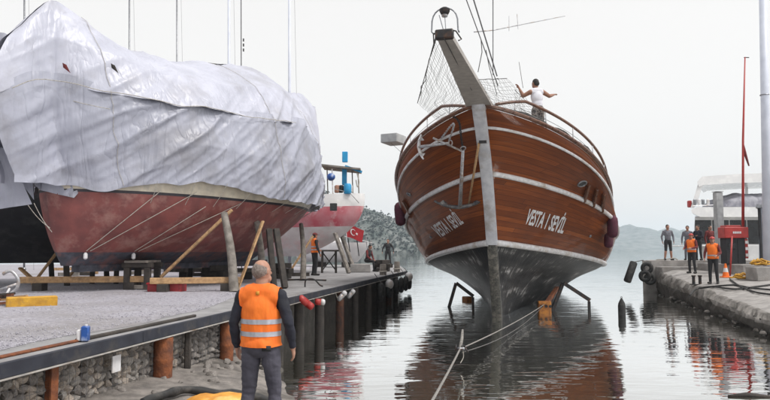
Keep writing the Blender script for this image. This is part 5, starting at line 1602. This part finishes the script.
# ------------------------------------------------------------ people
def seg_d(P, a, b, r0, r1):
    a, b = np.array(a), np.array(b); ab = b - a
    t = np.clip(((P - a) @ ab) / max(1e-9, ab @ ab), 0, 1)
    return np.linalg.norm(P - (a + t[:, None] * ab), axis=1) - (r0 + (r1 - r0) * t)
def ell_d(P, c, r):
    q = (P - np.array(c)) / np.array(r)
    return (np.linalg.norm(q, axis=1) - 1) * min(r)
def person(loc, yaw, label, mats, height=1.75, voxel=.014, arms=None, legs=None, head_turn=0, head_tilt=0, lean=0, vest=False, hat=None, hair=True, bald=False, bare_arms=False, shorts=False, seat=None, extra=None, name='person', lean_side=0):
    """body faces +y; x to its right"""
    S = height / 1.75
    prims = []                  # ('c',a,b,r0,r1,lab) / ('e',c,r,lab)
    def C(a, b, r0, r1, lab): prims.append(('c', tuple(a), tuple(b), r0, r1, lab))
    def E(c, r, lab): prims.append(('e', tuple(c), tuple(r), lab))
    hipz = .93 if seat is None else seat + .12
    up = Vector((0, 0, 1))
    LM = Matrix.Rotation(-lean, 3, 'X') @ Matrix.Rotation(lean_side, 3, 'Y')
    base = Vector((0, 0, hipz))
    def T(x, y, z): return base + LM @ Vector((x, y, z - .93))   # torso frame
    E(T(0, -.01, .95), (.165, .118, .13), 'trousers')
    E(T(0, -.035, .93), (.15, .11, .11), 'trousers')
    C(T(-.13, -.02, 1.41), T(0, -.02, 1.475), .06, .058, 'torso'); C(T(.13, -.02, 1.41), T(0, -.02, 1.475), .06, .058, 'torso')
    E(T(0, .005, 1.1), (.152, .112, .17), 'torso')
    E(T(0, .0, 1.27), (.172, .122, .2), 'torso')
    C(T(-.125, -.01, 1.40), T(.125, -.01, 1.40), .078, .078, 'torso')
    C(T(0, -.015, 1.42), T(0, .0, 1.55), .064, .058, 'skin')
    C(T(-.1, -.03, 1.44), T(.1, -.03, 1.44), .06, .06, 'torso')
    # head
    hc = T(0, .015, 1.635); HM = LM @ Matrix.Rotation(-head_turn, 3, 'Z') @ Matrix.Rotation(head_tilt, 3, 'X')
    def Hd(x, y, z): return hc + HM @ Vector((x, y, z))
    E(hc, (.075, .094, .108), 'skin')
    E(Hd(0, -.02, .02), (.078, .085, .09), 'skin')
    C(Hd(-.02, .045, -.07), Hd(.02, .045, -.07), .042, .042, 'skin')
    C(Hd(0, .085, .01), Hd(0, .105, -.02), .012, .016, 'skin')
    for s in (-1, 1):
        C(Hd(s * .079, -.005, .015), Hd(s * .083, -.012, -.018), .016, .011, 'skin')
        E(Hd(s * .031, .083, .012), (.013, .011, .008), 'eye')
    C(Hd(-.018, .087, -.045), Hd(.018, .087, -.045), .007, .007, 'lips')
    if hair:
        if bald:
            E(Hd(0, -.032, .008), (.0815, .084, .084), 'hair')
        else:
            E(Hd(0, -.018, .032), (.083, .094, .092), 'hair')
            E(Hd(0, -.045, -.01), (.078, .068, .075), 'hair')
    # arms
    arms = arms or {}
    for s, k in ((-1, 'L'), (1, 'R')):
        sh = T(s * .185, -.01, 1.405)
        el, wr = arms.get(k, ((s * .27, -.03, 1.13), (s * .27, .06, .88)))
        el = T(*el) if k not in arms or len(arms[k]) < 3 else Vector(el)
        wr = T(*wr) if k not in arms or len(arms[k]) < 3 else Vector(wr)
        C(sh, el, .064, .05, 'skin' if bare_arms else 'sleeve')
        fm = el.lerp(wr, .35)
        C(el, fm, .05, .047, 'skin' if bare_arms else 'sleeve')
        C(fm, el.lerp(wr, .95), .047, .036 if not bare_arms else .03, 'skin' if bare_arms else 'sleeve')
        d = (wr - el).normalized()
        side_ = Vector((0, 1, 0)) if abs(d.y) < .7 else Vector((0, 0, 1))
        th_ = (side_ - d * side_.dot(d)).normalized()       # thumb side
        pn = d.cross(th_) * s                                # palm normal-ish
        pc = wr + d * .045
        C(wr, wr + d * .02, .028, .028, 'skin')
        for q in (-.024, -.008, .008, .024): C(wr + d * .02 + th_ * q * .7, wr + d * .085 + th_ * q, .0155, .0125, 'skin')
        for i, q in enumerate((.027, .009, -.009, -.026)):
            L1 = (.036, .042, .039, .03)[i]
            a = wr + d * .085 + th_ * q; b = a + d * L1 - pn * .010; c2 = b + d * L1 * .62 - pn * .022
            C(a, b, .0105, .0095, 'skin'); C(b, c2, .0095, .008, 'skin')
        a = wr + d * .03 + th_ * .028; b = a + d * .035 + th_ * .022 - pn * .008; C(a, b, .0125, .011, 'skin'); C(b, b + d * .03 + th_ * .002 - pn * .006, .011, .009, 'skin')
    # legs
    legs = legs or {}
    for s, k in ((-1, 'L'), (1, 'R')):
        hp = base + Vector((s * .09, 0, -.02))
        kn, an = legs.get(k, ((s * .11, .025, .5), (s * .125, -.02, .09)))
        kn, an = Vector(kn), Vector(an)
        C(hp, kn, .098, .066, 'trousers')
        low = 'skin' if shorts else 'trousers'
        if shorts: C(kn + Vector((0, 0, .02)), kn, .07, .07, 'trousers')
        calf = kn.lerp(an, .3)
        C(kn, calf, .06, .062, low); C(calf, an, .062, .05 if not shorts else .042, low)
        ft = an + Vector((s * .03, .15, -.045)); hl = an + Vector((0, -.045, -.045))
        C(hl, ft, .046, .042, 'shoe'); C(an, an + Vector((0, 0, -.03)), .05, .05, 'shoe')
        C(ft + Vector((-.015, -.02, -.005)), ft + Vector((.015, -.02, -.005)), .038, .038, 'shoe')
    mb = MB()
    for p in prims:
        if p[0] == 'e': mb.ell(p[1], p[2], None, 20, 14)
        else:
            a, b = Vector(p[1]), Vector(p[2]); d = b - a
            if d.length < 1e-4: d = Vector((0, 0, 1e-4))
            Mq = d.to_track_quat('Z', 'Y').to_matrix(); L = d.length; r0, r1 = p[3], p[4]
            prof = [(max(.001, r0 * math.sin(t)), -r0 * math.cos(t)) for t in np.linspace(.05, math.pi / 2, 6)] + [(max(.001, r1 * math.cos(t)), L + r1 * math.sin(t)) for t in np.linspace(0, math.pi / 2 - .05, 6)]
            mb.lathe(a, prof, 14, Mq)
    tmp = mb.build('tmp', M['skin'])
    rm = tmp.modifiers.new('r', 'REMESH'); rm.mode = 'VOXEL'; rm.voxel_size = voxel / S
    sm = tmp.modifiers.new('s', 'SMOOTH'); sm.factor = .5; sm.iterations = 3
    dg = bpy.context.evaluated_depsgraph_get(); dg.update()
    me = bpy.data.meshes.new_from_object(tmp.evaluated_get(dg))
    bpy.data.objects.remove(tmp)
    me.name = 'body'
    co = np.empty(len(me.vertices) * 3); me.vertices.foreach_get('co', co); co = co.reshape(-1, 3)
    fc = np.empty(len(me.polygons) * 3); me.polygons.foreach_get('center', fc); fc = fc.reshape(-1, 3)
    labs = ['skin', 'hair', 'torso', 'sleeve', 'trousers', 'shoe', 'eye', 'lips']
    best = np.full(len(fc), 9.); bi = np.zeros(len(fc), int)
    for p in prims:
        d = ell_d(fc, p[1], p[2]) if p[0] == 'e' else seg_d(fc, *p[1:5])
        if p[-1] in ('hair', 'eye'): d = d - .002
        m_ = d < best; best[m_] = d[m_]; bi[m_] = labs.index(p[-1])
    # cloth wrinkles
    nrm = np.empty(len(me.vertices) * 3); me.vertices.foreach_get('normal', nrm); nrm = nrm.reshape(-1, 3)
    vl = np.zeros(len(co), int)
    for pl in me.polygons:
        for vi in pl.vertices: vl[vi] = bi[pl.index]
    if voxel < .012:
        for i in range(len(co)):
            if vl[i] in (2, 3, 4):
                x, y, z = co[i]
                w = noise.noise((x * 7 + z * 5, y * 7, z * 11)) * .009 + (1 - abs(noise.noise((x * 9 + z * 9, y * 9, z * 16))) * 3) * .0035
                co[i] += nrm[i] * w
    co *= S
    me.vertices.foreach_set('co', co.ravel())
    mm = dict(skin='skin', hair='hair_dark', torso='navy', sleeve='navy', trousers='charcoal', shoe='boots', eye='eye', lips='lips'); mm.update(mats)
    me.materials.clear()
    for l in labs: me.materials.append(M[mm[l]])
    me.polygons.foreach_set('material_index', bi.tolist()); me.polygons.foreach_set('use_smooth', [True] * len(me.polygons)); me.update()
    root = thing(name, loc, label, 'person', None); root.rotation_euler = (0, 0, yaw)
    ob = bpy.data.objects.new('body', me); COL.objects.link(ob); ob.parent = root
    def child(bm, nme, mat, parent=root):
        m2 = bpy.data.meshes.new(nme); bm.to_mesh(m2); bm.free(); m2.materials.append(M[mat])
        m2.polygons.foreach_set('use_smooth', [True] * len(m2.polygons))
        c = bpy.data.objects.new(nme, m2); COL.objects.link(c); c.parent = parent; return c
    if vest:
        zlo, zhi = (hipz + (.0)) * S, 9
        bm = bmesh.new(); bm.from_mesh(me); bm.faces.ensure_lookup_table()
        kill = [f for f in bm.faces if not (bi[f.index] in (2,) or (bi[f.index] == 3 and abs(f.calc_center_median().x) < .19 * S and f.calc_center_median().z > 1.3 * S) or (bi[f.index] == 4 and f.calc_center_median().z > zlo - .04 * S) )]
        bmesh.ops.delete(bm, geom=kill, context='FACES')
        bmesh.ops.bisect_plane(bm, geom=bm.verts[:] + bm.edges[:] + bm.faces[:], plane_co=(0, 0, zlo), plane_no=(0, 0, -1), clear_outer=True)
        for _ in range(4):
            bad = [f for f in bm.faces if sum(e.is_boundary for e in f.edges) >= 2]
            if not bad: break
            bmesh.ops.delete(bm, geom=bad, context='FACES')
        bm.verts.index_update(); seen = set(); comps = []
        for v in bm.verts:
            if v in seen: continue
            st_ = [v]; comp = []; seen.add(v)
            while st_:
                q = st_.pop(); comp.append(q)
                for e in q.link_edges:
                    w_ = e.other_vert(q)
                    if w_ not in seen: seen.add(w_); st_.append(w_)
            comps.append(comp)
        comps.sort(key=len)
        bmesh.ops.delete(bm, geom=[v for c_ in comps[:-1] for v in c_], context='VERTS')
        for _ in range(6):
            bv = [v for v in bm.verts if v.is_boundary]
            new = {v: sum((e.other_vert(v).co for e in v.link_edges if e.is_boundary), Vector()) / max(1, sum(e.is_boundary for e in v.link_edges)) for v in bv}
            for v, c in new.items(): v.co = v.co.lerp(c, .5)
        for _ in range(14): bmesh.ops.smooth_vert(bm, verts=[v for v in bm.verts if not v.is_boundary], factor=.5, use_axis_x=True, use_axis_y=True, use_axis_z=True)
        bm.normal_update()
        for v in bm.verts:
            v.co += v.normal * (.022 + .008 * noise.noise(Vector((v.co.x * 9, v.co.y * 9, v.co.z * 5)))) * S
        for v in bm.verts:
            if v.co.z < 1.43 * S:
                xx, yy = v.co.x, v.co.y - .0
                aa = math.atan2(yy, xx); rho = math.hypot(xx / (.197 * S), yy / (.142 * S)); tg = 1 + .035 * noise.noise((math.cos(aa) * 3, math.sin(aa) * 3, v.co.z * 3.)) + .03 * noise.noise((math.cos(aa) * 6, v.co.z * 9, 2))
                if .3 < rho < tg:
                    k_ = 1 + (tg / rho - 1) * min(1, (1.43 * S - v.co.z) * 5) * .9
                    v.co.x *= k_; v.co.y *= k_
        bm.normal_update()
        bands = []
        for (z0, z1) in vest:
            b2 = bm.copy()
            for z, sgn in ((z0 * S, -1), (z1 * S, 1)):
                bmesh.ops.bisect_plane(b2, geom=b2.verts[:] + b2.edges[:] + b2.faces[:], plane_co=(0, 0, z), plane_no=(0, 0, sgn), clear_outer=True)
            for v in b2.verts: v.co += v.normal * .004 * S
            bands.append(b2)
        vo = child(bm, 'safety_vest', 'vest')
        for b2 in bands: child(b2, 'reflective_band', 'reflect', vo)
    if hat:
        bm = bmesh.new(); bmesh.ops.create_uvsphere(bm, u_segments=20, v_segments=12, radius=1)
        bmesh.ops.delete(bm, geom=[v for v in bm.verts if v.co.z < -.12], context='VERTS')
        for v in bm.verts:
            c = v.co; rim = 1.12 if c.z < 0 else 1
            v.co = (hc + HM @ Vector((c.x * .094 * rim, c.y * .112 * rim - .01, c.z * .085 + .04))) * S
        ho = child(bm, 'helmet' if hat[0] == 'helmet' else 'cap', hat[1])
        bm = bmesh.new(); bmesh.ops.create_cube(bm, size=1)
        for v in bm.verts: v.co = (hc + HM @ Vector((v.co.x * .13, v.co.y * .09 + .125, v.co.z * .012 + .035))) * S
        child(bm, 'peak', hat[1], ho)
    if extra: extra(root, S, T, base, child)
    return root

# foreground man, seen from behind
fx, fy = -1.19, 6.25
def fg_extra(root, S, T, base, child):
    for (c, size, rz, mat, nme) in (((.1, -.118, .925), (.085, .012, .05), 0, 'charcoal', 'pocket_flap'),):
        bm = bmesh.new(); bmesh.ops.create_cube(bm, size=1)
        for v in bm.verts: v.co = Vector((v.co.x * size[0] + c[0], v.co.y * size[1] + c[1] - .02, v.co.z * size[2] + c[2])) * S
        child(bm, nme, mat)
    # jacket collar
    bm = bmesh.new()
    for z, r in ((1.455, .088), (1.49, .08), (1.515, .075)):
        for k in range(20):
            a = 2 * math.pi * k / 20
            bm.verts.new(Vector((r * math.cos(a), r * math.sin(a) * .95 - .012, z)) * S)
    bm.verts.ensure_lookup_table()
    for j in range(2):
        for k in range(20): bm.faces.new([bm.verts[j * 20 + k], bm.verts[j * 20 + (k + 1) % 20], bm.verts[(j + 1) * 20 + (k + 1) % 20], bm.verts[(j + 1) * 20 + k]])
    bmesh.ops.solidify(bm, geom=bm.faces[:], thickness=.01)
    child(bm, 'collar', 'navy')
    # label tab on the vest
    bm = bmesh.new(); bmesh.ops.create_cube(bm, size=1)
    for v in bm.verts: v.co = Vector((v.co.x * .03, v.co.y * .012 - .118, v.co.z * .035 + 1.435)) * S
    child(bm, 'vest_tab', 'sack')
person((fx, fy, slipz(fx, fy)), R(-8), 'balding man seen from behind in an orange vest in the foreground', dict(hair='hair_grey', torso='navy', sleeve='navy', trousers='work_trousers'), 1.76, .0085,
       arms={'L': ((-.265, -.03, 1.14), (-.25, .03, .92)), 'R': ((.285, -.04, 1.15), (.30, .04, .925))}, legs={'L': ((-.12, .01, .5), (-.15, -.03, .09)), 'R': ((.13, .03, .5), (.16, .0, .09))},
       head_turn=R(28), vest=[(1.03, 1.075), (1.145, 1.19)], bald=True, extra=fg_extra)
# man on the ship
dk_ = capw(2.4, 1, -.5)
pman = at(538, 108, 17.9)
person((pman.x, pman.y, 5.035), R(20), 'man in a white vest standing at the ship\'s bow rail, arms out', dict(torso='white_cloth', sleeve='skin_dark', skin='skin_dark', trousers='check_cloth'), 1.9, .013,
       arms={'L': ((-.33, .12, 1.33), (-.40, .16, 1.53)), 'R': ((.40, .02, 1.30), (.62, .12, 1.36))}, bare_arms=True, shorts=True, lean_side=R(-5), head_turn=R(-15))
# left quay
c = ong(388, 266.5, ZQ)
person(c, R(172), 'man in tight black clothes standing at the far end of the left quay', dict(torso='charcoal', sleeve='charcoal', trousers='charcoal'), 1.76, .016,
       arms={'L': ((-.33, .0, 1.16), (-.36, .05, .93)), 'R': ((.33, .0, 1.16), (.36, .05, .93))}, legs={'L': ((-.13, .03, .5), (-.2, -.02, .09)), 'R': ((.13, .03, .5), (.17, .06, .09))})
c = ong(368, 271.5, ZQ)
person(c + Vector((-.05, .25, 0)), R(-120), 'seated man in dark clothes on the concrete block', dict(torso='charcoal', sleeve='maroon_cloth', trousers='charcoal'), 1.72, .016, seat=.43,
       arms={'L': ((-.25, .12, 1.15), (-.1, .32, 1.03)), 'R': ((.25, .12, 1.15), (.1, .32, 1.03))}, legs={'L': ((-.12, .46, .5), (-.12, .44, .09)), 'R': ((.14, .46, .5), (.16, .5, .09))}, lean=R(14))
c = ong(314.5, 275.5, ZQ)
person(c, R(-60), 'bearded man in cap and orange vest under the wrapped boat\'s end', dict(torso='charcoal', sleeve='charcoal', trousers='charcoal', lips='hair_dark'), 1.76, .015, vest=[(1.03, 1.08), (1.15, 1.2)], hat=('cap', 'maroon_cloth'),
       arms={'L': ((-.27, .05, 1.15), (-.2, .25, 1.05)), 'R': ((.27, .0, 1.15), (.27, .1, .9))})
# right quay
ZP = 1.58
def onP(px, Y): return Vector((at(px, 260, Y).x, Y, ZP))
person(onP(668.5, 32.4), R(178), 'man in grey jacket and dark shorts alone on the platform', dict(torso='grey_cloth', sleeve='grey_cloth', trousers='charcoal'), 1.8, .016, shorts=True,
       arms={'L': ((-.28, -.03, 1.15), (-.27, .03, .92)), 'R': ((.28, -.03, 1.15), (.27, .03, .92))}, legs={'L': ((-.12, .02, .5), (-.16, -.02, .09)), 'R': ((.12, .02, .5), (.16, -.02, .09))})
person(onP(688.5, 32.8), R(150), 'man in grey half hidden behind the helmeted vest man', dict(torso='grey_cloth', sleeve='grey_cloth', trousers='grey_cloth'), 1.76, .016)
person(onP(699, 32.4), R(120), 'man in navy jacket with arms crossed behind the vest men', dict(torso='navy', sleeve='navy', trousers='charcoal'), 1.78, .016,
       arms={'L': ((-.27, .05, 1.15), (.06, .24, 1.18)), 'R': ((.27, .05, 1.15), (-.06, .25, 1.2))})
person(onP(711, 32.3), R(190), 'man in maroon jacket behind the front vest man', dict(torso='maroon_cloth', sleeve='maroon_cloth', trousers='charcoal'), 1.76, .016)
c = onR(692.5, 273.5)
person(c, R(125), 'man in red helmet and orange vest, farther of the two on the right quay', dict(torso='maroon_cloth', sleeve='maroon_cloth', trousers='charcoal'), 1.76, .015, vest=[(1.03, 1.08)], hat=('helmet', 'red_paint'),
       arms={'L': ((-.27, .05, 1.15), (-.16, .3, 1.1)), 'R': ((.27, .02, 1.15), (.22, .25, 1.08))})
c = onR(714, 284)
person(c, R(140), 'man in red helmet and orange vest, nearer of the two on the right quay', dict(torso='maroon_cloth', sleeve='maroon_cloth', trousers='charcoal'), 1.72, .015, vest=[(1.03, 1.08)], hat=('helmet', 'red_paint'),
       arms={'L': ((-.27, .05, 1.15), (-.2, .28, 1.05)), 'R': ((.27, .02, 1.15), (.26, .15, .95))})

# ------------------------------------------------------------ air
mb = MB().box((0, 1030, 40), (3440, 2300, 84))
hz = mb.build('haze', [])
hz.data.materials.clear()
hm = bpy.data.materials.new('haze_air'); hm.use_nodes = True
hn = hm.node_tree; hn.nodes.clear()
pv = hn.nodes.new('ShaderNodeVolumePrincipled'); pv.inputs['Color'].default_value = (.76, .89, 1, 1); pv.inputs['Density'].default_value = .00034
pv.inputs['Anisotropy'].default_value = .2
ho_ = hn.nodes.new('ShaderNodeOutputMaterial'); hn.links.new(pv.outputs[0], ho_.inputs['Volume'])
hz.data.materials.append(hm)
tag(hz, 'pale sea haze over the bay', 'haze', kind='stuff')
